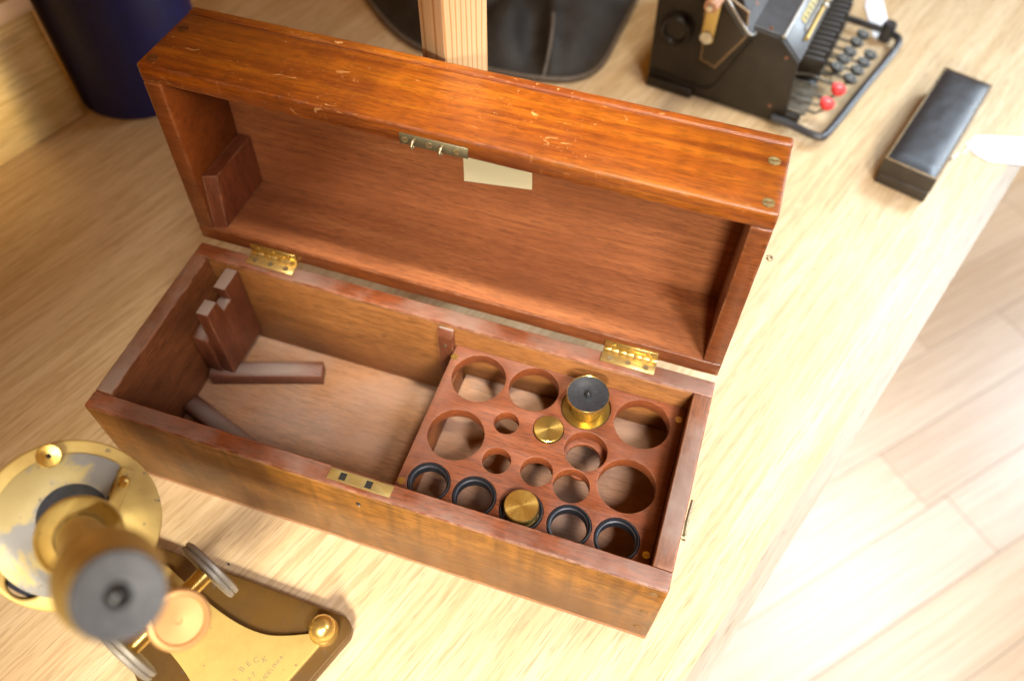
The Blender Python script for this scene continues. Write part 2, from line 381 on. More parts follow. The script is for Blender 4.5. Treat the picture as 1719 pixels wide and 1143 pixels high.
def catmull(pts, n=8, closed=False):
    P = [Vector(p) for p in pts]; out = []; N = len(P)
    for i in range(N if closed else N - 1):
        if closed: a, b, c, d = P[i - 1], P[i], P[(i + 1) % N], P[(i + 2) % N]
        else: a, b, c, d = P[max(i - 1, 0)], P[i], P[i + 1], P[min(i + 2, N - 1)]
        for k in range(n):
            t = k / n
            out.append(0.5 * ((2 * b) + (c - a) * t + (2 * a - 5 * b + 4 * c - d) * t * t + (3 * b - a - 3 * c + d) * t ** 3))
    if not closed: out.append(P[-1])
    return out
def flat_me(name, loops, z0, z1, bev=0.0003, res=1, mat4=None):
    """closed 2-D outlines (first the outside, then holes) extruded between z0 and z1"""
    cu = bpy.data.curves.new(name + '_outline', 'CURVE'); cu.dimensions = '2D'; cu.fill_mode = 'BOTH'
    cu.extrude = max((z1 - z0) / 2 - bev, 0.00001); cu.bevel_depth = bev; cu.bevel_resolution = res; cu.offset = -bev
    for lp in loops:
        s = cu.splines.new('POLY'); s.points.add(len(lp) - 1); s.use_cyclic_u = True
        for p, q in zip(s.points, lp): p.co = (q[0], q[1], 0, 1)
    o = bpy.data.objects.new('tmp', cu); C.objects.link(o)
    dg = bpy.context.evaluated_depsgraph_get()
    me = bpy.data.meshes.new_from_object(o.evaluated_get(dg)); me.name = name
    bpy.data.objects.remove(o); bpy.data.curves.remove(cu)
    bm = bmesh.new(); bm.from_mesh(me); bpy.data.meshes.remove(me)
    bmesh.ops.remove_doubles(bm, verts=bm.verts, dist=1e-6)
    bmesh.ops.translate(bm, verts=bm.verts, vec=(0, 0, (z0 + z1) / 2))
    fz = Vector((0, 0, 1))
    if mat4 is not None: bm.transform(mat4); fz = (mat4.to_3x3() @ fz).normalized()
    return finish(bm, name, 40, True, [fz])
def circle(x, y, r, n=56): return [(x + r * math.cos(2 * math.pi * i / n), y + r * math.sin(2 * math.pi * i / n)) for i in range(n)]
def prism_me(name, poly, y0, y1, bev=0.001, mat4=None):
    """polygon in x,z extruded along y"""
    bm = bmesh.new()
    a = [bm.verts.new((x, y0, z)) for x, z in poly]; b = [bm.verts.new((x, y1, z)) for x, z in poly]
    bm.faces.new(a); bm.faces.new(list(reversed(b)))
    for i in range(len(poly)):
        j = (i + 1) % len(poly); bm.faces.new((a[i], b[i], b[j], a[j]))
    bmesh.ops.recalc_face_normals(bm, faces=bm.faces)
    fl = [f.normal.copy() for f in bm.faces]
    if mat4 is not None: m3 = mat4.to_3x3(); fl = [(m3 @ f).normalized() for f in fl]
    if bev: bmesh.ops.bevel(bm, geom=list(bm.edges), offset=bev, segments=2, profile=0.5, affect='EDGES')
    if mat4 is not None: bm.transform(mat4)
    return finish(bm, name, 40, True, fl)
def text_me(name, body, size, ext, mat4):
    cu = bpy.data.curves.new(name, 'FONT'); cu.body = body; cu.size = size; cu.extrude = ext; cu.align_x = 'CENTER'; cu.align_y = 'CENTER'
    o = bpy.data.objects.new('tmp', cu); C.objects.link(o)
    dg = bpy.context.evaluated_depsgraph_get()
    me = bpy.data.meshes.new_from_object(o.evaluated_get(dg)); me.name = name
    bpy.data.objects.remove(o); bpy.data.curves.remove(cu)
    me.transform(mat4); return me
def frame(o, x, y, z):
    x, y, z = Vector(x), Vector(y), Vector(z)
    return Matrix(((x.x, y.x, z.x, o[0]), (x.y, y.y, z.y, o[1]), (x.z, y.z, z.z, o[2]), (0, 0, 0, 1)))
T = Matrix.Translation
SCREWS = {}
def screw(parent, mat4, r, mat='brass', ang=0.3, name='screw'):
    """slotted flat head, sharing its mesh per size"""
    key = round(r, 5)
    if key not in SCREWS:
        h = r * 0.28; w = r * 0.13
        out = circle(0, 0, r, 28)
        lo = [p for p in out if p[1] <= -w]; hi = [p for p in out if p[1] >= w]
        hi.sort(key=lambda p: math.atan2(p[1], p[0])); lo.sort(key=lambda p: math.atan2(p[1], p[0]))
        xw = math.sqrt(r * r - w * w)
        hi = [(xw, w)] + hi + [(-xw, w)]; lo = [(-xw, -w)] + lo + [(xw, -w)]
        bm = bmesh.new()
        def slab(loop, z0, z1):
            a = [bm.verts.new((x, y, z0)) for x, y in loop]; b = [bm.verts.new((x, y, z1)) for x, y in loop]
            bm.faces.new(b); bm.faces.new(list(reversed(a)))
            for i in range(len(loop)):
                j = (i + 1) % len(loop); bm.faces.new((a[i], a[j], b[j], b[i]))
        slab(hi, 0, h); slab(lo, 0, h); slab(out, -h * 0.6, h * 0.25)
        SCREWS[key] = finish(bm, 'slotted_screw', 30)
    me = SCREWS[key]
    o = bpy.data.objects.new(name, me); C.objects.link(o); o.parent = parent
    if not me.materials: me.materials.append(M[mat])
    if me.materials[0] is not M[mat]:
        o.material_slots[0].link = 'OBJECT'; o.material_slots[0].material = M[mat]
    o.matrix_local = mat4 @ Matrix.Rotation(ang, 4, 'Z')
    return o

# ------------------------------------------------------------------ setting: table, edge, panel, floor
U = Vector((math.cos(UANG), math.sin(UANG), 0)); N = Vector((U.y, -U.x, 0))
EDGE = Vector((0.5566, 0.2978, 0))
TF = frame(EDGE, N, U, (0, 0, 1))           # x' = across towards the free edge, y' = along the edge
LIP = 0.0115
table = obj('table_top', box_me('table_top', -1.25, -LIP, -1.3, 1.9, -0.030, 0.0, 0.0, 1, 0, 0, TF), 'oak'); tag(table, kind='structure')
obj('edge_strip', box_me('edge_strip', -LIP + 0.00002, 0.0, -1.3, 1.9, -0.030, -0.0002, 0.0, 1, 0, 0, TF), 'oak_lip', table)
floor = obj('floor', box_me('floor', -0.3, 3.2, -1.6, 3.2, -0.76, -0.736, 0, 1), 'dark'); tag(floor, kind='structure')
pl_me = box_me('plank', 0, 1, 0, 1, 0, 1, 0.0)
pl_me.materials.append(M['plank'])
FA = R(48); FX = Vector((math.cos(FA), math.sin(FA), 0)); FY = Vector((-FX.y, FX.x, 0))
plw, k = 0.115, 0
P0 = Vector((0.7845, 0.6764, -0.7355))
for row in range(-10, 12):
    x = -1.0 - random.random() * 0.5
    while x < 1.9:
        ln = random.choice((0.42, 0.55, 0.7, 0.85))
        mid = P0 + FX * (x + ln / 2) + FY * ((row + 0.5) * plw)
        q = mid - CAM; dz = q.dot(RZ)
        px = PW / 2 + FPX * q.dot(RX) / dz; py = PH / 2 + FPX * q.dot(RY) / dz
        if 950 < px < 2150 and 0 < py < 1550:
            o = bpy.data.objects.new('plank', pl_me); C.objects.link(o); o.parent = floor
            p = P0 + FX * (x + 0.0006) + FY * (row * plw + 0.0006)
            o.matrix_local = frame(p, FX, FY, (0, 0, 1)) @ Matrix.Diagonal((ln - 0.0012, plw - 0.0012, 0.0155 + random.random() * 0.0004, 1))
        x += ln

# low panel at the back of the table and the navy cylinder at its end
PEND = Vector((-0.2765, 0.3400, 0))
PT = frame(PEND, N, U, (0, 0, 1))
panel = empty('back_panel', 'low oak panel standing along the back edge of the table', 'panel')
obj('board', box_me('board', -0.022, 0.0, -1.2, -0.002, 0.0005, 0.127, 0.0006, 1, 0, 0, PT), 'oak_panel', panel)
obj('cap_rail', box_me('cap_rail', -0.030, 0.010, -1.2, -0.002, 0.1275, 0.146, 0.002, 2, 0, 0, PT), 'cap_rail', panel)
cyl = empty('navy_cylinder', 'tall smooth navy blue cylinder standing at the end of the oak panel', 'cylinder', (-0.252, 0.412, 0.0))
obj('body', lathe_me('body', [(0, 0.0005), (0.0695, 0.0005), (0.0708, 0.002), (0.0708, 0.318), (0.0695, 0.32), (0.066, 0.32), (0.066, 0.03), (0, 0.03)], 96), 'navy', cyl)
obj('rim_band', lathe_me('rim_band', [(0.0712, 0.306), (0.0722, 0.307), (0.0722, 0.319), (0.0712, 0.3215), (0.0655, 0.3215), (0.0655, 0.306)], 96), 'navy', cyl)

# ------------------------------------------------------------------ the microscope case
L, D, H, TH, HL, EE, WT, ZF = 0.40, 0.153731, 0.099530, 1.6145656, 0.0685238, 0.0027206, 0.0127771, 0.0047913
case = empty('microscope_case', 'open mahogany instrument case with hinged lid and fitted tray on oak table', 'wooden case')
J = 0.00016
obj('bottom_board', box_me('bottom_board', 0, L, 0, D, 0.0003, ZF, 0.0008, 2, 30, J), 'floorb', case)
fw = obj('front_wall', box_me('front_wall', 0, L, 0, WT, ZF + 0.0001, H - 0.0020, 0.0004, 1, 70, J), 'front', case)
bw = obj('back_wall', box_me('back_wall', 0, L, D - WT, D, ZF + 0.0001, H - 0.0020, 0.0004, 1, 70, J), 'wall', case)
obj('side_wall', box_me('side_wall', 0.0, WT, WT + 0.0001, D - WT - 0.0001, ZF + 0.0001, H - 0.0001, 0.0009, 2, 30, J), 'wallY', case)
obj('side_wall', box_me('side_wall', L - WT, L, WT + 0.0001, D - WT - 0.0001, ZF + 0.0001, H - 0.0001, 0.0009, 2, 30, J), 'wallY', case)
for (a, b, c, d, mt, par) in ((0, L, 0, WT, 'rim_top', fw), (0, L, D - WT, D, 'rim_top', bw)):
    obj('rim_strip', box_me('rim_strip', a, b, c, d, H - 0.0019, H, 0.0010, 2, 80, J), mt, par)
# screw plugs at the right end of the front
for px, py in ((1097, 997), (1081, 1027), (1069, 1052)):
    p = onplane(px, py, Vector((0, 0, 0)), Vector((0, 1, 0)))
    screw(fw, frame((p.x, 0.00055, p.z), (1, 0, 0), (0, 0, 1), (0, -1, 0)), 0.0028, 'front_plug', 0.1, 'screw')
# key hole
kx = onplane(602, 846, Vector((0, 0, 0)), Vector((0, 1, 0)))
obj('keyhole', flat_me('keyhole', [circle(0, 0.0012, 0.0016, 20)], -0.0003, 0.0003, 0.0001, 1, frame((kx.x, -0.0002, kx.z), (1, 0, 0), (0, 0, 1), (0, -1, 0))), 'dark', fw)
obj('key_pin', lathe_me('key_pin', [(0, 0.0013), (0.0007, 0.0011), (0.0009, 0), (0.0009, -0.0003)], 16, frame((kx.x + 0.0006, -0.0003, kx.z - 0.0002), (1, 0, 0), (0, 0, 1), (0, -1, 0))), 'steel', fw)
# lock plate with two slots on the front rim
x0, x1, y0, y1 = 0.1772, 0.2205, 0.0032, 0.0112
def rect(a, b, c, d): return [(a, c), (b, c), (b, d), (a, d)]
lock = obj('lock_plate', flat_me('lock_plate', [rect(x0, x1, y0, y1), rect(0.1845, 0.1890, 0.0047, 0.0098), rect(0.2025, 0.2070, 0.0047, 0.0098)], H - 0.0008, H + 0.0007, 0.0002), 'brass_lock', case)
for a, b in ((0.1840, 0.1895), (0.2020, 0.2075)):
    obj('slot', box_me('slot', a, b, 0.0043, 0.0102, H - 0.0007, H + 0.00025, 0), 'dark', lock)

# hinges
def hinge(xa):
    w = 0.0385
    hg = obj('hinge', box_me('hinge', xa, xa + w, D - 0.0085, D + EE - 0.0022, H + 0.0002, H + 0.0013, 0.0002, 1), 'brass_hinge', case)
    n = 7; g = 0.0002
    for i in range(n):
        a = xa + w * i / n + g; b = xa + w * (i + 1) / n - g
        obj('knuckle', lathe_me('knuckle', [(0, a), (0.0021, a), (0.0022, a + 0.0003), (0.0022, b - 0.0003), (0.0021, b), (0, b)], 24,
            frame((0, D + EE, H + 0.0016), (0, 1, 0), (0, 0, 1), (1, 0, 0))), 'brass_hinge' if i % 2 else 'brass', hg)
    for i in range(3):
        screw(hg, T((xa + w * (0.17 + 0.33 * i), D - 0.0047, H + 0.0012)), 0.0021, 'screw', 0.4 + i)
    return hg
hinge(0.0425); hinge(0.3195)

# lid: closed-position coordinates relative to the hinge axis, then swung open
lid = obj('lid', box_me('lid', -0.0004, L + 0.0004, -D - EE - 0.0005, -EE, HL - 0.0082, HL, 0.0020, 3, 70, J), 'lid_out', case)
lid.location = (0, D + EE, H); lid.rotation_euler = (-TH, 0, 0)
def lidpart(name, me, mat): return obj(name, me, mat, lid)
zt = HL - 0.0086
lf = lidpart('front_wall', box_me('lid_front', 0, L, -D - EE, -D - EE + WT, 0, zt, 0.0012, 2, 70, J), 'lid_out')
lidpart('back_wall', box_me('lid_back', 0, L, -EE - WT, -EE, 0, zt, 0.0010, 2, 70, J), 'rim')
for a in (0.0, L - WT):
    lidpart('side_wall', box_me('lid_side', a, a + WT, -D - EE + WT + 0.0001, -EE - WT - 0.0001, 0.0001, zt, 0.0010, 2, 30, J), 'rim')
# bare wood linings so that the inside shows its raw grain
lidpart('panel_lining', box_me('panel_lining', WT, L - WT, -D - EE + WT, -EE - WT, zt - 0.0008, zt + 0.0002, 0), 'lid_in')
lidpart('wall_lining', box_me('wall_lining', WT, L - WT, -EE - WT - 0.0006, -EE - WT + 0.0002, 0.0012, zt - 0.001, 0), 'lid_in')
# rest block on the left inner wall
def lid_at(px, py, xx):
    """closed lid coordinates (y rel. hinge, z) of a pixel on the plane x = xx"""
    q = onplane(px, py, Vector((xx, 0, 0)), Vector((1, 0, 0))) - Vector((0, D + EE, H))
    c, s = math.cos(TH), math.sin(TH)
    return (q.y * c - q.z * s, q.y * s + q.z * c)
XB = 0.0235
poly = [(-0.0612, 0.0590), (-0.0618, 0.0108), (-EE - WT - 0.0009, 0.0034), (-EE - WT - 0.0009, 0.0590)]
poly_w = [(-0.0612, 0.0590), (-0.0618, 0.0068), (-EE - WT - 0.0009, 0.0010), (-EE - WT - 0.0009, 0.0590)]
bm = bmesh.new()
fa = [bm.verts.new((WT + 0.0003, y, z)) for y, z in poly_w]; fb = [bm.verts.new((XB, y, z)) for y, z in poly]
bm.faces.new(fa); bm.faces.new(list(reversed(fb)))
for i in range(len(poly)):
    j = (i + 1) % len(poly); bm.faces.new((fa[i], fb[i], fb[j], fa[j]))
bmesh.ops.recalc_face_normals(bm, faces=bm.faces)
bmesh.ops.bevel(bm, geom=list(bm.edges), offset=0.0006, segments=2, profile=0.5, affect='EDGES')
lidpart('rest_block', finish(bm, 'rest_block', 20), 'lid_inY')
# catch plate with two hooks on the lid rim
yc = -D - EE + 0.0088
cp = lidpart('catch_plate', box_me('catch_plate', 0.1770, 0.2203, yc - 0.0038, yc + 0.0038, -0.0009, 0.0004, 0.0002, 1), 'catch')
def lidscrew(x, y, r, z=-0.0008, mat='screw', ang=0.4, parent=None):
    return screw(lid, frame((x, y, z), (1, 0, 0), (0, -1, 0), (0, 0, -1)), r, mat, ang)
for x in (0.1805, 0.1960, 0.2135): lidscrew(x, yc, 0.0021)
for x in (0.1868, 0.2045):
    lidpart('catch_hook', tube_me('catch_hook', catmull([(x, yc - 0.0016, -0.0006), (x, yc - 0.0018, -0.0038), (x, yc + 0.0002, -0.0056), (x, yc + 0.0020, -0.0046), (x, yc + 0.0019, -0.0034)], 5), 0.0011, 10), 'screw')
# brass screw plugs on the lid front near the ends
LO = Matrix.Translation((0, D + EE, H)) @ Matrix.Rotation(-TH, 4, 'X')
LOI = LO.inverted()
nrm = (LO.to_3x3() @ Vector((0, -1, 0))); pf = LO @ Vector((0, -D - EE, 0))
for i, (px, py) in enumerate(((1300, 271), (1290, 341), (308, 48), (256, 98))):
    q = LOI @ onplane(px, py, pf, nrm)
    screw(lid, frame((q.x, -D - EE + 0.0006, q.z), (1, 0, 0), (0, 0, 1), (0, -1, 0)), 0.0036, 'verdigris' if i < 2 else 'plug_dark', 0.1)
# hinge leaves on the lid
for xa in (0.0425, 0.3195):
    w = 0.0385
    lidpart('hinge_leaf', box_me('hinge_leaf', xa + 0.0004, xa + w - 0.0004, -EE - 0.0078, -EE + 0.0002, -0.0012, 0.0002, 0.0002, 1), 'brass')
    for i in range(3): lidscrew(xa + w * (0.17 + 0.33 * i), -EE - 0.0042, 0.0021, -0.0011, 'brass', 0.7 + i)
# small screw eye on the lid's right side, hook on the base's right side
q = LOI @ onplane(1287, 432, Vector((L, 0, 0)), Vector((1, 0, 0)))
lidpart('screw_eye', tube_me('screw_eye', [(L + 0.0016 + 0.0014 * math.cos(a), q.y, q.z + 0.0014 * math.sin(a)) for a in [i * math.pi / 7 for i in range(14)]], 0.0007, 8, True), 'screw')
lidpart('screw_eye_shank', tube_me('screw_eye_shank', [(L - 0.0005, q.y, q.z), (L + 0.0016, q.y, q.z)], 0.0008, 8), 'screw')
hk = []
for px, py in ((1148, 908), (1147, 900), (1150, 882), (1154, 868), (1158, 855), (1163, 840)):
    d = ray(px, py); p = CAM + d * ((L + 0.0045 - CAM.x) / d.x) if abs(d.x) > 0.02 else None
    hk.append(p)
sw_h = empty
HZ = 0.085
hz = [onz(px, py, HZ) for px, py in ((1148, 907), (1150, 893), (1154, 873), (1158, 858), (1163, 840))]
obj('side_hook', tube_me('side_hook', catmull([(max(p.x, L + 0.0022), p.y, HZ) for p in hz], 4), 0.0012, 8), 'screw', case)
obj('hook_plate', box_me('hook_plate', L - 0.0001, L + 0.0012, hz[1].y - 0.006, hz[1].y + 0.006, HZ - 0.004, HZ + 0.004, 0.0002, 1), 'screw', case)
obj('hook_pivot', lathe_me('hook_pivot', [(0.0016, -0.0005), (0.0016, 0.003), (0.0024, 0.003), (0.002, 0.0042), (0, 0.0045)], 16, frame((L, hz[0].y + 0.002, HZ), (0, 1, 0), (0, 0, 1), (1, 0, 0))), 'screw', case)

# fittings inside the base, left compartment
def nb(px, py): 
    q = onplane(px, py, Vector((0.0372, 0, 0)), Vector((1, 0, 0))); return (q.y, q.z)
ya = 0.0945
prof = [(ya, 0.0172), (ya, 0.0945), (ya + 0.0155, 0.0945)]
prof += [(0.1112, 0.0800), (0.1225, 0.0800), (0.1200, 0.0945), (0.1402, 0.0945), (0.1402, 0.0172)]
prof[2] = (0.1085, 0.0945); 
def xprism(name, poly, xa, xb, bev=0.0007):
    m = Matrix(((0, 1, 0, 0), (1, 0, 0, 0), (0, 0, 1, 0), (0, 0, 0, 1)))
    return prism_me(name, poly, xa, xb, bev, m)
obj('notched_block', xprism('notched_block', prof, 0.0272, 0.0372), 'block', case)
obj('spacer_block', box_me('spacer_block', WT + 0.0003, 0.0270, 0.0925, 0.1402, 0.0172, 0.0600, 0.0005, 1), 'block', case)
ba = math.atan2(0.1138 - 0.0862, 0.1034 - 0.0212)
for sgn in (1, -1):
    org = Vector((0.0145, 0.0765 + sgn * (0.0842 - 0.0765), 0))
    dx = Vector((math.cos(ba), sgn * math.sin(ba), 0)); dy = Vector((-sgn * math.sin(ba), math.cos(ba), 0)) * sgn
    zz = Vector((0, 0, 1))
    fr = frame(org, dx, dy, zz)
    me = box_me('guide_bar', 0.004, 0.0945, 0.0, 0.0142, ZF + 0.0001, 0.0170, 0.00025, 1, 0, 0, fr)
    if sgn < 0: me.flip_normals()
    obj('guide_bar', me, 'bar', case)
peg = [(0.1352, ZF + 0.0005), (0.1352, 0.0885), (0.1382, 0.0955), (0.1407, 0.0957), (0.1407, ZF + 0.0005)]
pg = obj('peg', xprism('peg', peg, 0.2008, 0.2125), 'block', case)
screw(pg, frame((0.2066, 0.1351, 0.0790), (1, 0, 0), (0, 0, 1), (0, -1, 0)), 0.0014, 'screw', 1.2)
obj('partition', box_me('partition', 0.2150, 0.2195, WT + 0.0004, D - WT - 0.0065, ZF + 0.0003, 0.0668, 0.0003, 1), 'wallY', case)

# ------------------------------------------------------------------ tray
ZT = 0.0770
def cp5(x, y): return (640 + x / 2.598, 520 + y / 2.598)
def hole(cx, cy, w, z=ZT):
    a = onz(*cp5(cx - w / 2, cy), z); b = onz(*cp5(cx + w / 2, cy), z); c = (a + b) / 2
    return c.x, c.y, (b - a).length / 2
HOLES = dict(h1=(425, 297, 238), h2=(666, 346, 220), h3=(893, 425, 220), h4=(1137, 497, 242), h5=(326, 543, 250), h6=(546, 493, 110),
             h7=(729, 522, 142), h8=(892, 616, 190), h9=(503, 657, 127), h10=(677, 704, 143), h11=(829, 767, 162), h12=(1071, 767, 256),
             r1=(207, 750, 192), r2=(405, 813, 196), r3=(610, 875, 196), r4=(819, 940, 200), r5=(1027, 1000, 204))
HP = {k: hole(*v) for k, v in HOLES.items()}
outer = [(0.2138, WT + 0.0005), (L - WT - 0.0006, WT + 0.0005), (L - WT - 0.0006, D - WT - 0.0005), (0.2138, D - WT - 0.0005)]
loops = [outer]
for k_, (x, y, r) in HP.items():
    rr = r if k_ != 'h7' else r - 0.0004
    loops.append(circle(x, y, rr, 64))
tray = obj('tray', flat_me('tray', loops, ZT - 0.0100, ZT, 0.0003), 'tray', case)
x, y, r = HP['h8']
obj('hole_ledge', flat_me('hole_ledge', [circle(x, y, r + 0.0015), circle(x - 0.0008, y - 0.0012, r * 0.80)], ZT - 0.0135, ZT - 0.0101, 0.0003), 'tray', tray)
for px, py in ((319, 205), (1297, 481), (88, 745), (1155, 1070)):
    p = onz(*cp5(px, py), ZT)
    screw(tray, T((p.x, p.y, ZT - 0.0001)), 0.0025, 'brass', 0.1)
for k_ in ('r1', 'r2', 'r3', 'r4', 'r5'):
    x, y, r = HP[k_]; r -= 0.0003
    o = obj('collar', lathe_me('collar', [(r - 0.0027, -0.0085), (r - 0.0001, -0.0085), (r - 0.0001, 0.0002), (r - 0.0004, 0.0006), (r - 0.0010, 0.0007), (r - 0.0013, 0.0000),
                                           (r - 0.0016, -0.0016), (r - 0.0025, -0.0020), (r - 0.0027, -0.003), (r - 0.0027, -0.0085)], 64), 'ebonite', tray)
    o.location = (x, y, ZT)
obj('raised_floor', box_me('raised_floor', 0.2197, L - WT - 0.0004, WT + 0.0004, D - WT - 0.0004, 0.0355, 0.0390, 0), 'floorb', case)

# things standing in the tray
x, y, r = HP['h3']
ey = empty('eyepiece', 'black capped brass eyepiece standing in a tray hole near the hinge', 'eyepiece', (x, y, ZT))
cx, cy, cr = hole(899, 376, 188, ZT + 0.0185)
ro = r - 0.0006
obj('flange', lathe_me('flange', [(cr * 0.75, -0.006), (ro, -0.006), (ro, -0.0016), (ro - 0.0006, -0.0010), (cr * 0.80, -0.0014), (cr * 0.75, -0.0018)], 72), 'brass_eye', ey)
obj('barrel', lathe_me('barrel', [(cr * 0.70, -0.040), (cr * 0.74, -0.040), (cr * 0.74, -0.0062), (cr * 0.74, 0.0140), (cr * 0.78, 0.0158), (cr * 0.70, 0.0158)], 72), 'brass_eye', ey)
obj('cap', lathe_me('cap', [(cr * 0.70, 0.0150), (cr * 0.97, 0.0160), (cr * 0.985, 0.0184), (cr * 0.90, 0.0183), (cr * 0.6, 0.0170), (cr * 0.3, 0.0163), (0, 0.0161)], 72), 'cap', ey)
obj('cap_edge', lathe_me('cap_edge', [(cr * 0.975, 0.0155), (cr, 0.0160), (cr, 0.0184), (cr * 0.985, 0.0187), (cr * 0.966, 0.0184), (cr * 0.966, 0.0160)], 72), 'brass', ey)
obj('eye_lens', lathe_me('eye_lens', [(cr * 0.165, 0.0160), (cr * 0.165, 0.0172), (cr * 0.15, 0.0186), (cr * 0.11, 0.0199), (cr * 0.055, 0.0206), (0, 0.0208)], 32), 'bead', ey)
x, y, r = HP['h7']
o = empty('objective_canister', 'flat round brass canister top set flush in the tray centre', 'canister', (x, y, ZT))
ri = r - 0.0010
obj('body', lathe_me('body', [(0, -0.034), (ri - 0.0006, -0.034), (ri - 0.0006, -0.0012), (0, -0.0012)], 48), 'brass', o)
obj('top', lathe_me('top', [(0, -0.0010), (ri, -0.0010), (ri, 0.0012), (ri - 0.0005, 0.0017), (0, 0.0017)], 72), 'brass_turned', o)
x, y, r = HP['r3']
o = empty('objective_canister', 'brass canister with turned top standing proud inside a black collar', 'canister', (x, y, ZT))
x2, y2, rc = hole(612, 853, 154, ZT + 0.0085); rc = min(rc, r - 0.0038)
rc2 = hole(612, 853, 154, ZT + 0.0085)[2]
obj('body', lathe_me('body', [(0, -0.030), (rc, -0.030), (rc, 0.0012), (0, 0.0012)], 48), 'brass_old', o)
obj('top', lathe_me('top', [(0, 0.0016), (rc2, 0.0016), (rc2, 0.0078), (rc2 - 0.0006, 0.0085), (0, 0.0085)], 72), 'brass_turned', o)

# sticky note in the lid
q = [LOI @ onplane(px, py, LO @ Vector((0, 0, zt - 0.0125)), LO.to_3x3() @ Vector((0, 0, 1))) for px, py in ((779, 304), (893, 319))]
bm = bmesh.new(); nn = 10; W_ = (q[1] - q[0]); dn = Vector((0, -1, 0)); dn = (dn - W_ * (dn.dot(W_) / W_.length_squared)).normalized()
rows = []
for j in range(nn + 1):
    tt = j / nn
    rows.append([bm.verts.new(q[0] + W_ * (i / 6) + dn * (0.038 * tt) + Vector((0, 0, 0.0112 * (tt ** 0.85)))) for i in range(7)])
for j in range(nn):
    for i in range(6): bm.faces.new((rows[j][i], rows[j][i + 1], rows[j + 1][i + 1], rows[j + 1][i]))
bmesh.ops.solidify(bm, geom=bm.faces[:], thickness=0.00012)
note = obj('sticky_note', finish(bm, 'sticky_note', 40), 'paper_y'); note.matrix_world = LO
tag(note, 'blank pale yellow sticky note stuck inside the open wooden lid', 'note')

# ------------------------------------------------------------------ pine post behind the lid
Cn = onplane(747, 95, Vector((0, 0.2362, 0)), Vector((0, 1, 0)))
aa = R(60)
d1 = Vector((math.cos(aa), math.sin(aa), 0)); d2 = Vector((-math.sin(aa), math.cos(aa), 0))
pr = onplane(820, 115, Cn, d2); pl_ = onplane(708, 88, Cn, d1)
w1 = (pr - Cn).dot(d1); w2 = (pl_ - Cn).dot(d2)
post = obj('wooden_post', box_me('wooden_post', 0, w1, 0, w2, 0.0005, 0.46, 0.0012, 2), 'pine')
post.matrix_world = frame((Cn.x, Cn.y, 0), d1, d2, (0, 0, 1))
tag(post, 'bare pine post standing upright behind the open case lid', 'post')
print('post', w1, w2)

# ------------------------------------------------------------------ black leather bag
bagpts = [(-0.085, 0.625), (-0.02, 0.568), (0.04, 0.545), (0.10, 0.541), (0.159, 0.5456), (0.196, 0.560), (0.2135, 0.592), (0.2185, 0.66), (0.222, 0.74),
          (0.222, 0.84), (0.16, 0.90), (0.02, 0.91), (-0.10, 0.87), (-0.125, 0.76), (-0.118, 0.68)]
bag = empty('leather_bag', 'soft black leather bag with brown piping lying behind the open case', 'bag', (0.07, 0.70, 0))
ol = catmull([(x - 0.07, y - 0.70, 0) for x, y in bagpts], 8, True)
bm = bmesh.new(); rings = []; NR = 22
def bagh(p, t):
    h = 0.046 * (1 - (1 - t) ** 2.0)
    X = p.x + 0.07; Y = p.y + 0.70
    k = 1 / (1 + math.exp(-(X - 0.150 - 0.10 * max(0, 0.66 - Y)) / 0.006))
    h *= 0.62 + 0.38 * (1 - k) if False else 1.0
    fold = 0.010 * math.exp(-((X - 0.152 + 0.25 * (Y - 0.6)) / 0.008) ** 2) * min(1, t * 6)
    dip = -0.016 * math.exp(-((X - 0.128 + 0.3 * (Y - 0.6)) / 0.020) ** 2) * min(1, t * 4)
    f2 = 0.010 * math.exp(-((X - 0.035 - 0.55 * (Y - 0.6)) / 0.013) ** 2) * min(1, t * 5)
    d2_ = -0.014 * math.exp(-((X - 0.062 - 0.55 * (Y - 0.6)) / 0.016) ** 2) * min(1, t * 5)
    wv = 0.010 * noise.noise(Vector((X * 19 + Y * 6, Y * 12, 1.3))) * min(1, t * 5) + 0.002 * noise.noise(Vector((X * 60, Y * 45, 4.1))) * min(1, t * 5)
    return max(0.001, h + fold + dip + f2 + d2_ + wv)
for j in range(NR + 1):
    t = j / NR; s = 1 - t
    if j == NR: rings.append([bm.verts.new((0, 0, bagh(Vector((0, 0, 0)), 1)))])
    else: rings.append([bm.verts.new((p.x * s, p.y * s, bagh(p * s, t) if j else 0.003)) for p in ol])
base_r = [bm.verts.new((p.x * 0.985, p.y * 0.985, 0.0004)) for p in ol]
m_ = len(ol)
for i in range(m_):
    j2 = (i + 1) % m_
    bm.faces.new((base_r[i], base_r[j2], rings[0][j2], rings[0][i]))
    for j in range(NR - 1): bm.faces.new((rings[j][i], rings[j][j2], rings[j + 1][j2], rings[j + 1][i]))
    bm.faces.new((rings[NR - 1][i], rings[NR - 1][j2], rings[NR][0]))
bm.faces.new(base_r)
obj('body', finish(bm, 'bag_body', 70), 'leather', bag)
obj('piping', tube_me('piping', [(p.x * 1.004, p.y * 1.004, 0.0045) for p in ol], 0.0028, 8, True), 'piping', bag)
sm = []
for i in range(16):
    Y = 0.5475 + 0.075 * i / 15; X = 0.1585 - 0.012 * (i / 15) ** 2
    p = Vector((X - 0.07, Y - 0.70, 0))
    t = min(1, (i / 15) * 0.42 + 0.01)
    # radial position of p inside the outline
    best = max(p.length / max(1e-6, o_.length) for o_ in ol if o_.normalized().dot(p.normalized()) > 0.9985)
    sm.append((p.x, p.y, bagh(p, max(0.0, 1 - best)) + 0.0012))
obj('seam_piping', tube_me('seam_piping', sm, 0.0018, 8), 'piping', bag)

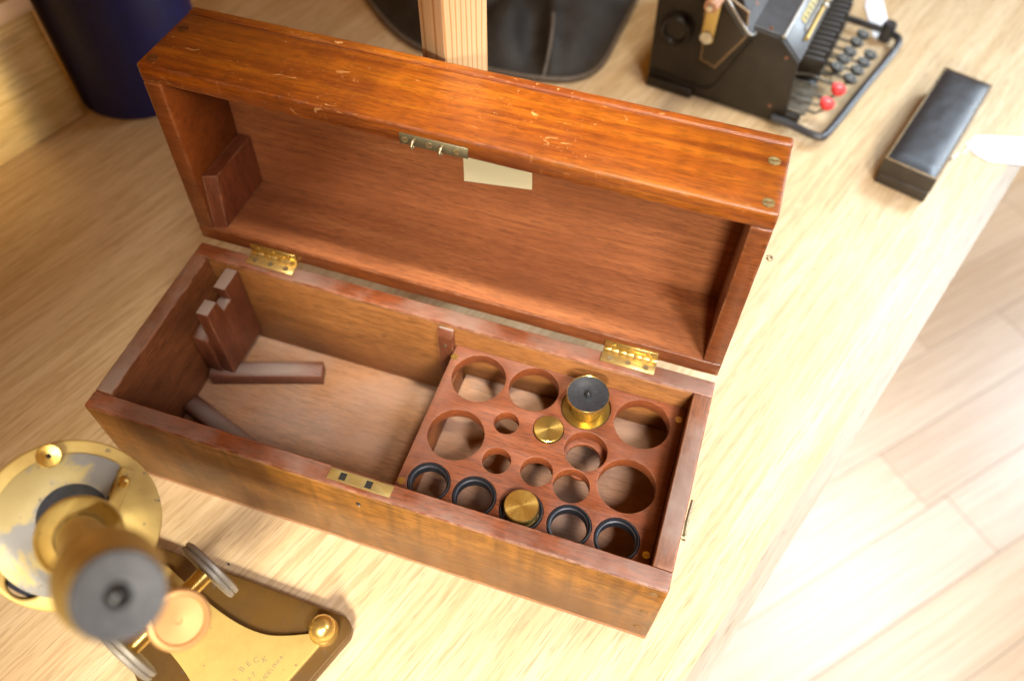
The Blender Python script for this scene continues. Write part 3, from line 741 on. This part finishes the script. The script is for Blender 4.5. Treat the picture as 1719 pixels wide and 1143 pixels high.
# ------------------------------------------------------------------ calculating machine
CO = Vector((0.2674, 0.5798, 0)); E1 = Vector((0.986, -0.1667, 0)).normalized(); E2 = Vector((-E1.y, E1.x, 0))
calc = empty('calculating_machine', 'black mechanical calculating machine with crank and round keys behind the case', 'calculator', CO, (0, 0, math.atan2(E1.y, E1.x)))
def cpart(name, me, mat, parent=None): return obj(name, me, mat, parent or calc)
def side(px, py, yy=0.0):
    q = onplane(px, py, CO + E2 * yy, E2) - CO; return (q.dot(E1), q.z)
def flatp(px, py, z):
    q = onz(px, py, z) - CO; return (q.dot(E1), q.dot(E2))
CWD = 0.200
cpart('base_plate', box_me('base_plate', 0.050, 0.150, 0.002, CWD, 0.002, 0.012, 0.001, 2), 'enamel')
for yy in (0.0, CWD - 0.03):
    cpart('foot', box_me('foot', 0.0, 0.052, -0.004 + yy, 0.024 + yy, 0.0005, 0.0125, 0.002, 2), 'enamel')
prof = [(0.0, 0.013), (-0.004, 0.13), (0.02, 0.165), (0.06, 0.165), (0.092, 0.100), (0.126, 0.0972), (0.1473, 0.0777), (0.153, 0.004), (0.05, 0.0125)]
cpart('side_plate', prism_me('side_plate', prof, 0.0, 0.0035, 0.0010), 'enamel')
cpart('side_plate', prism_me('side_plate', prof, CWD - 0.0035, CWD, 0.0010), 'enamel')
prof2 = [(0.002, 0.014), (0.0, 0.128), (0.022, 0.163), (0.058, 0.163), (0.092, 0.1015), (0.1262, 0.0995), (0.1482, 0.0790), (0.1475, 0.076), (0.118, 0.070), (0.118, 0.014)]
body = cpart('body', prism_me('body', prof2, 0.0036, CWD - 0.0036, 0.0012), 'grey_enamel')
# raised rib on the side plate
rib = [side(px, py, -0.001) for px, py in ((1092, 118), (1170, 148), (1195, 147), (1213, 130), (1240, 96), (1262, 70))]
cpart('rib', tube_me('rib', catmull([(x, -0.0004, z) for x, z in rib], 6), 0.0016, 8), 'enamel')
hx, hz_ = side(1138, 48)
cpart('hub', lathe_me('hub', [(0.0, 0.004), (0.0105, 0.004), (0.0125, 0.0075), (0.0150, 0.0085), (0.0165, 0.006), (0.0170, 0.0)], 40, frame((hx, 0, hz_), (1, 0, 0), (0, 0, 1), (0, -1, 0))), 'enamel')
# worn lever plate and crank
lp = [side(px, py, -0.006) for px, py in ((1176, 98), (1201, 113), (1254, 62))] 
lp += [(0.090, 0.120), (0.055, 0.135), (0.047, 0.105), (0.052, 0.080)]
cpart('lever_plate', prism_me('lever_plate', lp, -0.0085, -0.0055, 0.0006), 'worn_plate')
a0 = side(1187, 62, -0.012); a1 = side(1207, -22, -0.012)
dirv = Vector((a1[0] - a0[0], 0, a1[1] - a0[1])); ln = dirv.length; dirv.normalize(); per = Vector((-dirv.z, 0, dirv.x))
crank = cpart('crank', box_me('crank', -0.006, ln + 0.006, -0.0065, 0.0065, 0, 0.004, 0.0015, 3, 0, 0, frame((a0[0], -0.0095, a0[1]), dirv, per, (0, -1, 0))), 'brass_old')
screw(crank, frame((a0[0], -0.0136, a0[1]), (1, 0, 0), (0, 0, 1), (0, -1, 0)), 0.0062, 'steel', 1.0)
h0 = side(1192, 14, -0.045)
cpart('crank_handle', lathe_me('crank_handle', [(0, 0.045), (0.0055, 0.045), (0.0068, 0.043), (0.0072, 0.025), (0.0060, 0.0145), (0, 0.0145)], 28, frame((h0[0], 0, h0[1]), (1, 0, 0), (0, 0, 1), (0, -1, 0))), 'handle_w', crank)
cpart('handle_pin', lathe_me('handle_pin', [(0, 0.047), (0.0028, 0.0468), (0.003, 0.045)], 18, frame((h0[0], 0, h0[1]), (1, 0, 0), (0, 0, 1), (0, -1, 0))), 'steel', crank)
# sloping register cover
c0 = side(1262, 66, -0.012); c1 = side(1222, 0, -0.012)
sd = Vector((c1[0] - c0[0], 0, c1[1] - c0[1])).normalized(); up = Vector((sd.z, 0, -sd.x))
if up.z < 0: up = -up
rc_ = 0.010; Wd = CWD + 0.006
lp2 = []
for (cx_, cy_, a_s) in ((rc_, rc_, 180), (0.088 - rc_, rc_, 270), (0.088 - rc_, Wd - rc_, 0), (rc_, Wd - rc_, 90)):
    for i in range(7):
        an = R(a_s + 15 * i); lp2.append((cx_ + rc_ * math.cos(an), cy_ + rc_ * math.sin(an)))
CF = frame((c0[0], -0.012, c0[1]), sd, (0, 1, 0), up)
cover = cpart('register_cover', flat_me('register_cover', [lp2], -0.006, 0.0, 0.0008, 2, CF), 'grey_enamel')
cover_lip = cpart('cover_lip', tube_me('cover_lip', [CF @ Vector((x, y, 0.0)) for x, y in lp2], 0.0012, 8, True), 'steel', cover)
cpart('register_window', box_me('register_window', 0.030, 0.052, 0.030, 0.15, 0.0002, 0.0012, 0.0003, 1, 0, 0, CF), 'dark', cover)
cpart('number_strip', box_me('number_strip', 0.014, 0.023, 0.060, 0.17, 0.0002, 0.0010, 0.0003, 1, 0, 0, CF), 'strip', cover)
screw(cover, CF @ T((0.016, 0.040, 0.0)), 0.0022, 'rivet', 0.4)
# lower sloping front face
fs = Vector((0.1482 - 0.1262, 0, 0.0790 - 0.0995)).normalized(); fu = Vector((-fs.z, 0, fs.x))
FF = frame((0.1262, 0, 0.0995), fs, (0, 1, 0), fu)
cpart('ridge_bar', tube_me('ridge_bar', [FF @ Vector((0, 0.002, 0)), FF @ Vector((0, CWD - 0.002, 0))], 0.0015, 8), 'steel')
sp = cpart('number_strip', box_me('number_strip', 0.0065, 0.0135, 0.046, 0.170, 0.0002, 0.0012, 0.0003, 1, 0, 0, FF), 'strip')
for i in range(13):
    cpart('digit', box_me('digit', 0.0078, 0.0122, 0.050 + i * 0.009, 0.0535 + i * 0.009, 0.0012, 0.0015, 0, 1, 0, 0, FF), 'enamel', sp)
cpart('slot_rod', tube_me('slot_rod', [FF @ Vector((0.0175, 0.040, 0.0012)), FF @ Vector((0.0175, 0.175, 0.0012))], 0.0011, 8), 'steel')
cpart('pointer_rod', tube_me('pointer_rod', [FF @ Vector((0.0225, 0.030, 0.0022)), FF @ Vector((0.0225, 0.160, 0.0022))], 0.0019, 8), 'brass_old')
for i in range(6):
    cpart('slider', box_me('slider', 0.0195, 0.0255, 0.09 + i * 0.013, 0.0945 + i * 0.013, 0.0025, 0.0065, 0.0006, 1, 0, 0, FF), 'steel')
for px, py in ((1295, 48), (1320, 98), (1292, 178)):
    x, z = side(px, py, -0.0004)
    screw(calc, frame((x, -0.0002, z), (1, 0, 0), (0, 0, 1), (0, -1, 0)), 0.0018, 'rivet', 0.5)
# keys
KEYS = [(1428, 131), (1440, 117), (1451, 104), (1462, 91), (1406, 112), (1417, 98), (1428, 86), (1439, 70), (1450, 57)]
kme = lathe_me('key', [(0, -0.004), (0.0058, -0.004), (0.0074, -0.0015), (0.0075, 0.0), (0.0066, 0.0008), (0, 0.0004)], 24)
kme.materials.append(M['key_black'])
lme = flat_me('legend', [circle(0, 0, 0.0058, 24), circle(0, 0, 0.0053, 24)], 0.0009, 0.0012, 0.00003); lme.materials.append(M['key_white'])
dme = box_me('digit', -0.0007, 0.0007, -0.0020, 0.0020, 0.0009, 0.0012, 0); dme.materials.append(M['key_white'])
for i, (px, py) in enumerate(KEYS):
    zk = 0.030 if i < 4 else 0.036
    x, y = flatp(px, py, zk)
    kk = obj('key', kme, None, calc); kk.location = (x, y, zk); kk.rotation_euler = (0, R(12), 0)
    o = obj('legend', lme, None, kk); o = obj('digit', dme, None, kk); o.rotation_euler = (0, 0, R(-75))
    cpart('key_stem', tube_me('key_stem', [(x, y, zk - 0.004), (x - 0.006, y, zk - 0.014), (0.130, y, zk - 0.012)], 0.0014, 6), 'rod')
rme = lathe_me('red_key', [(0, -0.009), (0.0060, -0.006), (0.0074, -0.003), (0.0078, 0.0), (0.0066, 0.0010), (0, 0.0005)], 28); rme.materials.append(M['key_red'])
for px, py in ((1390, 172), (1409, 148)):
    x, y = flatp(px, py, 0.032)
    kk = obj('red_key', rme, None, calc); kk.location = (x, y, 0.032); kk.rotation_euler = (0, R(12), 0); kk['label'] = 'red round key'
    o = obj('digit', dme, None, kk); o.location = (0, 0, 0.0004); o.rotation_euler = (0, 0, R(-60))
    cpart('key_stem', tube_me('key_stem', [(x, y, 0.024), (x - 0.008, y + 0.001, 0.014), (0.130, y + 0.003, 0.018)], 0.0014, 6), 'rod')
for (y_, z_) in ((0.022, 0.026), (0.055, 0.032)):
    cpart('lever_loop', tube_me('lever_loop', [(0.140, y_, z_ - 0.004), (0.158, y_, z_), (0.178, y_ + 0.001, z_ - 0.003), (0.178, y_ + 0.013, z_ - 0.003), (0.158, y_ + 0.013, z_), (0.140, y_ + 0.013, z_ - 0.004)], 0.0012, 6), 'enamel_worn')
for i in range(14):
    y_ = 0.058 + i * 0.0095
    cpart('type_lever', box_me('type_lever', 0.118, 0.166 - 0.002 * (i % 2), y_, y_ + 0.0042, 0.026, 0.050, 0.0006, 1), 'enamel')
cpart('lever_bed', box_me('lever_bed', 0.1185, 0.166, 0.004, CWD - 0.006, 0.008, 0.016, 0.001, 1), 'enamel')
for i in range(9):
    cpart('comb_bar', box_me('comb_bar', 0.119, 0.170, 0.006 + i * 0.006, 0.0085 + i * 0.006, 0.018, 0.022, 0.0004, 1), 'enamel_worn')
wz = 0.012
wp = [flatp(px, py, wz) for px, py in ((1330, 211), (1372, 229), (1392, 220), (1450, 148), (1506, 78), (1499, 58), (1470, 47), (1425, 32))]
path = [(0.140, wp[0][1] + 0.002, wz)] + [(a, b, wz) for a, b in wp] + [(0.140, wp[-1][1], wz)]
cpart('guard_rod', tube_me('guard_rod', catmull(path, 7), 0.0042, 10), 'rod')
bx_ = flatp(1494, 51, 0.016)
cpart('guard_boss', lathe_me('guard_boss', [(0, -0.012), (0.0075, -0.012), (0.0080, 0.006), (0.0068, 0.009), (0, 0.009)], 24, T((bx_[0] - 0.002, bx_[1] + 0.004, 0.013))), 'rod')
# white paper label beside the machine
pp = [onz(px, py, 0.0012) for px, py in ((1468, 66), (1497, 62), (1482, 0), (1462, -28), (1452, 10))]
lab = obj('paper_label', flat_me('paper_label', [[(p.x, p.y) for p in pp]], 0.0004, 0.0010, 0.0001), 'paper_w')
tag(lab, 'white paper label lying under the far corner of the machine rod', 'label')

# ------------------------------------------------------------------ small black case and its tag
fl = onz(1466, 305, 0); fr_ = onz(1550, 340, 0)
dirL = (onz(1588, 112, 0.034) - onz(1487, 265, 0.034)); dirL.z = 0; lenC = dirL.length; dirL.normalize()
dirW = Vector((dirL.y, -dirL.x, 0)); wC = (fr_ - fl).dot(dirW)
o0 = fl + dirL * 0.0
cs = empty('black_jewel_case', 'slim black leatherette case with gilt edging lying on the pale table', 'case')
KF = frame(o0, dirW, dirL, (0, 0, 1))
print('case', wC, lenC)
obj('base', box_me('base', 0, wC, 0, lenC, 0.0004, 0.0135, 0.0012, 2, 0, 0, KF), 'case_s', cs)
obj('lid', box_me('lid', -0.0006, wC + 0.0006, -0.0006, lenC + 0.0006, 0.0142, 0.0315, 0.0012, 2, 0, 0, KF), 'case_s', cs)
bm = bmesh.new(); nx, ny = 12, 30; vv = []
for j in range(ny + 1):
    row = []
    for i in range(nx + 1):
        u_, v_ = i / nx, j / ny
        e_ = min(u_, 1 - u_) * wC; f_ = min(v_, 1 - v_) * lenC; dd = min(e_, f_)
        h_ = 0.0316 + 0.0028 * (1 - math.exp(-dd / 0.005)) + 0.0003 * noise.noise(Vector((u_ * 5, v_ * 12, 2)))
        row.append(bm.verts.new((0.0024 + u_ * (wC - 0.0048), 0.0024 + v_ * (lenC - 0.0048), h_)))
    vv.append(row)
for j in range(ny):
    for i in range(nx): bm.faces.new((vv[j][i], vv[j][i + 1], vv[j + 1][i + 1], vv[j + 1][i]))
bm.transform(KF)
obj('padded_top', finish(bm, 'padded_top', 60), 'case_l', cs)
g = 0.0011
for (a, b, c, d) in ((-0.0004, wC + 0.0004, 0.0001, 0.0016), (-0.0004, wC + 0.0004, lenC - 0.0016, lenC - 0.0001), (0.0001, 0.0014, 0.0017, lenC - 0.0017), (wC - 0.0016, wC - 0.0001, 0.0017, lenC - 0.0017)):
    obj('gilt_line', box_me('gilt_line', a, b, c, d, 0.0310, 0.0320, 0.0003, 1, 0, 0, KF), 'gold', cs)
obj('clasp', lathe_me('clasp', [(0, 0.003), (0.0016, 0.0025), (0.002, 0)], 16, frame(KF @ Vector((wC, lenC * 0.36, 0.012)), dirL, (0, 0, 1), dirW)), 'gold', cs)
tp = [onz(px, py, 0.0012) for px, py in ((1622, 243), (1638, 228), (1660, 228), (1722, 232), (1760, 240), (1750, 279), (1722, 277), (1660, 271), (1637, 258))]
tg_ = obj('paper_tag', flat_me('paper_tag', [[(p.x, p.y) for p in tp]], 0.0006, 0.0011, 0.0001), 'paper_w')
tag(tg_, 'plain white paper tag tied beside the small black case', 'tag')
s0 = KF @ Vector((wC + 0.001, lenC * 0.36, 0.010)); s1 = onz(1630, 244, 0.0016)
obj('string', tube_me('string', catmull([s0, s0.lerp(s1, 0.4) + Vector((0.001, 0.006, -0.006)), s0.lerp(s1, 0.75) + Vector((0, -0.002, -0.004)), s1], 6), 0.0005, 6), 'paper_w', tg_)

# crumb on the table
cr_ = onz(384, 947, 0)
o = obj('wood_crumb', lathe_me('wood_crumb', [(0, 0.0002), (0.0009, 0.0003), (0.0007, 0.0011), (0, 0.0014)], 7), 'dark'); o.location = cr_; o.scale = (1.3, 0.8, 1)
tag(o, 'tiny dark crumb on the oak table beside the brass foot', 'crumb')

# ------------------------------------------------------------------ the brass microscope
AX = Vector((0.942, -0.335, 0)).normalized(); SX = Vector((-AX.y, AX.x, 0))
BO = Vector((0.0073, -0.058, 0))
mic = empty('brass_microscope', 'old brass microscope with black eyepiece inclined beside the wooden case', 'microscope', BO)
BF = T(-BO) @ frame(BO, AX, SX, (0, 0, 1))
def mp(name, me, mat, parent=None): return obj(name, me, mat, parent or mic)
def rounded(poly, r, n=6):
    out = []; m = len(poly)
    for i in range(m):
        p = Vector(poly[i]); a = Vector(poly[i - 1]); b = Vector(poly[(i + 1) % m])
        da = (a - p).normalized(); db = (b - p).normalized()
        half = da.angle(db) / 2; tl = r / math.tan(half)
        s_ = p + da * tl; e_ = p + db * tl; c_ = p + (da + db).normalized() * (r / math.sin(half))
        for k in range(n + 1):
            v = (s_ - c_).lerp(e_ - c_, k / n); out.append(tuple(c_ + v.normalized() * r))
    return out
tri = rounded([(-0.004, -0.006), (0.196, -0.074), (0.196, 0.074), (-0.004, 0.006)][0:0] + [(-0.03, 0.0), (0.1925, -0.0735), (0.1925, 0.0735)], 0.010)
mp('base_plate', flat_me('base_plate', [tri], 0.0005, 0.0105, 0.0012, 2, BF), 'brass_dark')
half_ = [(0.1820, 0.0), (0.1820, 0.0560), (0.1740, 0.0490), (0.160, 0.0360), (0.147, 0.0273), (0.128, 0.0215), (0.1035, 0.0187), (0.075, 0.0180), (0.055, 0.0160), (0.045, 0.0)]
cv = catmull([(x, y, 0) for x, y in half_[1:]], 6)
web = [(p.x, p.y) for p in cv] + [(p.x, -p.y) for p in reversed(cv)]
wb = mp('raised_web', flat_me('raised_web', [web], 0.0107, 0.0145, 0.0006, 2, BF), 'brass_old')
ENG = plain('engraved_letters', (0.22, 0.165, 0.075), 0.6)
def put(s_, px, py, size, ang):
    p = onz(px, py, 0.0147); q = p - BO
    m = Matrix.Translation((q.x, q.y, 0.01455)) @ Matrix.Rotation(ang, 4, 'Z')
    obj('engraved_letter', text_me('engraved_letter', s_, size, 0.00006, m), ENG, wb)
ta = math.atan2(SX.y, SX.x)
for ch, px, py, da in (('J', 395, 1141, 12), ('B', 406.2, 1122.4, 4), ('E', 417, 1113.7, -6), ('C', 430.2, 1107.6, -14), ('K', 443.7, 1106.2, -24)):
    put(ch, px, py, 0.0052, ta + R(da))
for ch, px, py in (('7', 425.8, 1131.5), ('7', 419.5, 1140.5), ('5', 413, 1150)): put(ch, px, py, 0.0046, ta)
a_ = Vector((444, 1137)); b_ = Vector((472.5, 1103))
for i, ch in enumerate('PHILADELPHIA'):
    t_ = (i - 4) / 7; p = a_.lerp(b_, t_); put(ch, p.x, p.y, 0.0040, ta)
for sg in (1, -1):
    c_ = BF @ Vector((0.1775, sg * 0.0535, 0))
    mp('toe_ball', lathe_me('toe_ball', [(0.0098, 0.0108), (0.0098, 0.0150), (0.0090, 0.0160)] + [(0.0092 * math.cos(R(a)), 0.0195 + 0.0092 * math.sin(R(a))) for a in range(-20, 91, 10)], 36, T(c_)), 'brass')
# tilted upper part: S = stage centre, W = optical axis
S = CAM + ray(120, 880) * 0.50; Ec = CAM + ray(200, 1000) * 0.275
Wv = (Ec - S).normalized(); Sv = (SX - Wv * SX.dot(Wv)).normalized(); Vv = Sv.cross(Wv).normalized()
if Vv.dot(AX) < 0: Vv = -Vv
LT = (Ec - S).length
print('tube', LT, S, Ec)
SF = T(-BO) @ frame(S, Vv, -Sv if False else Sv, Wv)
if SF.to_3x3().determinant() < 0: print('flip')
def st(px, py, w=0.0):
    q = onplane(px, py, S + Wv * w, Wv) - S; return q.dot(Vv), q.dot(Sv)
c1_ = st(124, 868, 0.004); c2_ = st(48, 972, 0.004)
SR = 0.0438
stage = mp('stage', flat_me('stage', [circle(0, 0, SR, 96), circle(c1_[0], c1_[1], 0.0188, 48), circle(c2_[0], c2_[1], 0.0098, 40)], -0.005, 0.002, 0.0012, 2, SF), 'brass_old')
mp('hole_backing', lathe_me('hole_backing', [(0, -0.0056), (0.040, -0.0056), (0.040, -0.009), (0, -0.009)], 64, SF), 'ebonite', stage)  # dark disc added behind the stage holes to make them look shaded
# patchy slide plate with a straight cut on one side
pa = []
for i in range(0, 73):
    an = 2 * math.pi * i / 72; x, y = 0.0368 * math.cos(an), 0.0368 * math.sin(an); pa.append((x, y))
e1_ = st(200, 785, 0.003); e2_ = st(178, 838, 0.003); e3_ = st(205, 860, 0.003)
cut = Vector((e2_[0] - e1_[0], e2_[1] - e1_[1])).normalized(); cn = Vector((-cut.y, cut.x))
if cn.dot(Vector((-e1_[0], -e1_[1]))) < 0: cn = -cn
pb = []
for x, y in pa:
    k_ = (Vector((x, y)) - Vector(e1_)).dot(cn)
    if k_ < 0: q_ = Vector((x, y)) - cn * k_; x, y = q_.x, q_.y
    pb.append((x, y))
pb2 = [pb[0]]
for p_ in pb[1:-1]:
    if (Vector(p_) - Vector(pb2[-1])).length > 0.0006: pb2.append(p_)
cc = (c1_[0], c1_[1])
mp('slide_plate', flat_me('slide_plate', [pb2, circle(cc[0], cc[1], 0.0175, 48)], 0.0021, 0.0036, 0.0003, 1, SF), 'brass_stage', stage)
m0 = Vector(e1_) - cn * 0.0045
mp('guide_strip', box_me('guide_strip', -0.001, 0.026, -0.0034, 0.0034, 0.0021, 0.0046, 0.0004, 2, 0, 0, SF @ frame((m0.x, m0.y, 0), (cut.x, cut.y, 0), (-cut.y, cut.x, 0), (0, 0, 1))), 'brass_old', stage)
x, y = st(207, 808, 0.007)
mp('ball_screw', lathe_me('ball_screw', [(0.0018, 0.0046), (0.0018, 0.0056)] + [(0.0032 * math.cos(R(a)), 0.0075 + 0.0032 * math.sin(R(a))) for a in range(-50, 91, 14)] + [(0, 0.0107)], 28, SF @ T((x, y, 0))), 'brass', stage)
x, y = st(82, 765, 0.006)
mp('stage_washer', lathe_me('stage_washer', [(0.0013, 0.0037), (0.0013, 0.0066), (0.0055, 0.0070), (0.0060, 0.0064), (0.0060, 0.0037)], 36, SF @ T((x, y, 0))), 'brass_turned', stage)
mp('washer_bore', lathe_me('washer_bore', [(0, 0.0052), (0.00125, 0.0052), (0.00125, 0.0040)], 16, SF @ T((x, y, 0))), 'dark', stage)
# optical tube
x, y = 0.0, 0.0
fl_ = SF
tb = mp('body_tube', lathe_me('body_tube', [(0.0090, 0.070), (0.0105, 0.071), (0.0105, LT - 0.026), (0.0090, LT - 0.026)], 64, fl_), 'brass_old')
mp('objective', lathe_me('objective', [(0.0045, 0.020), (0.0060, 0.020), (0.0085, 0.030), (0.0085, 0.046), (0.0120, 0.047), (0.0120, 0.0625), (0.010, 0.0625)], 48, fl_), 'brass_old', tb)
mp('tube_flange', lathe_me('tube_flange', [(0.0120, 0.060), (0.0178, 0.061), (0.0188, 0.063), (0.0188, 0.0665), (0.0180, 0.0680), (0.0168, 0.0665), (0.0158, 0.0655), (0.0116, 0.0645), (0.0112, 0.070)], 72, fl_), 'brass_old', tb)
mp('draw_collar', lathe_me('draw_collar', [(0.0105, LT - 0.040), (0.0155, LT - 0.038), (0.0166, LT - 0.036), (0.0166, LT - 0.026), (0.0158, LT - 0.024), (0.0148, LT - 0.014), (0.0142, LT - 0.006), (0.0132, LT - 0.004), (0.011, LT - 0.004)], 72, fl_), 'brass_old', tb)
cap_ = mp('eyepiece_cap', lathe_me('eyepiece_cap', [(0.0122, LT - 0.0045), (0.0130, LT - 0.0042), (0.0133, LT - 0.001), (0.0126, LT + 0.0006), (0.0070, LT - 0.0006), (0.0040, LT - 0.0012), (0.0036, LT - 0.0030), (0, LT - 0.0030)], 72, fl_), 'cap_big', tb)
mp('eye_lens', lathe_me('eye_lens', [(0.0036, LT - 0.0029), (0.0032, LT - 0.0016), (0.0018, LT - 0.0006), (0, LT - 0.0003)], 32, fl_), 'bead', cap_)
# limb, fine focus head, coarse wheels
def loc3(px, py, d):
    q = CAM + ray(px, py) * d - S; return Vector((q.dot(Vv), q.dot(Sv), q.dot(Wv)))
kn = loc3(301, 1041, 0.43); wa = loc3(345, 952, 0.535); wb_ = loc3(215, 1104, 0.50); wm = (wa + wb_) / 2
print('knob', kn, 'wheels', wa, wb_)
limb_poly = [(wm.x - 0.012, wm.z - 0.02), (wm.x + 0.010, wm.z - 0.014), (wm.x + 0.012, wm.z + 0.02), (kn.x + 0.009, kn.z - 0.010), (kn.x - 0.009, kn.z - 0.006), (0.020, kn.z - 0.002), (0.0165, kn.z - 0.002), (0.0165, kn.z - 0.030), (0.026, kn.z - 0.034), (wm.x - 0.014, wm.z + 0.012)]
mp('limb', prism_me('limb', limb_poly, -0.0085, 0.0085, 0.0015, SF), 'brass_old')
kf = SF @ T((kn.x, kn.y, kn.z))
mp('fine_focus_head', lathe_me('fine_focus_head', [(0.0045, -0.012), (0.0050, -0.006), (0.0130, -0.0055), (0.0142, -0.0042), (0.0142, -0.0008), (0.0132, 0.0004), (0.0113, 0.0006), (0.0107, -0.0006), (0.0018, -0.0010), (0.0016, -0.0016), (0, -0.0016)], 72, kf), 'copper')
def wheel(c, sgn):
    f = SF @ frame((wm.x, c, wm.z), (1, 0, 0), (0, 0, 1), (0, -1, 0))
    rw = 0.0198
    mp('coarse_wheel', lathe_me('coarse_wheel', [(0, -0.0034), (rw - 0.002, -0.0034), (rw, -0.0025), (rw, -0.0007), (rw - 0.0008, 0.0), (rw, 0.0007), (rw, 0.0025), (rw - 0.002, 0.0034), (0, 0.0034)], 64, f), 'tarnish')
yw = (wa.y - wb_.y) / 2; ym = (wa.y + wb_.y) / 2
wheel(ym + yw, 1); wheel(ym - yw, -1)
mp('wheel_shaft', lathe_me('wheel_shaft', [(0, -yw), (0.005, -yw), (0.005, yw), (0, yw)], 28, SF @ frame((wm.x, ym, wm.z), (1, 0, 0), (0, 0, 1), (0, -1, 0))), 'brass')
# pillar from the base to the underside of the limb
top = SF @ Vector((wm.x - 0.010, 0, wm.z - 0.004)); bot = BF @ Vector((0.088, 0, 0.0145))
up_ = [bot, bot + Vector((0, 0, 0.025)), bot.lerp(top, 0.6) + Vector((0, 0, 0.012)), top]
mp('pillar', tube_me('pillar', catmull(up_, 6), [0.014 - 0.006 * min(1, i / 8) for i in range(19)], 24), 'brass_old')
arm = [SF @ Vector((0.030, 0, -0.007)), SF @ Vector((wm.x - 0.004, 0, -0.006)), SF @ Vector((wm.x, 0, wm.z))]
mp('stage_bracket', tube_me('stage_bracket', arm, 0.008, 16), 'brass_old')
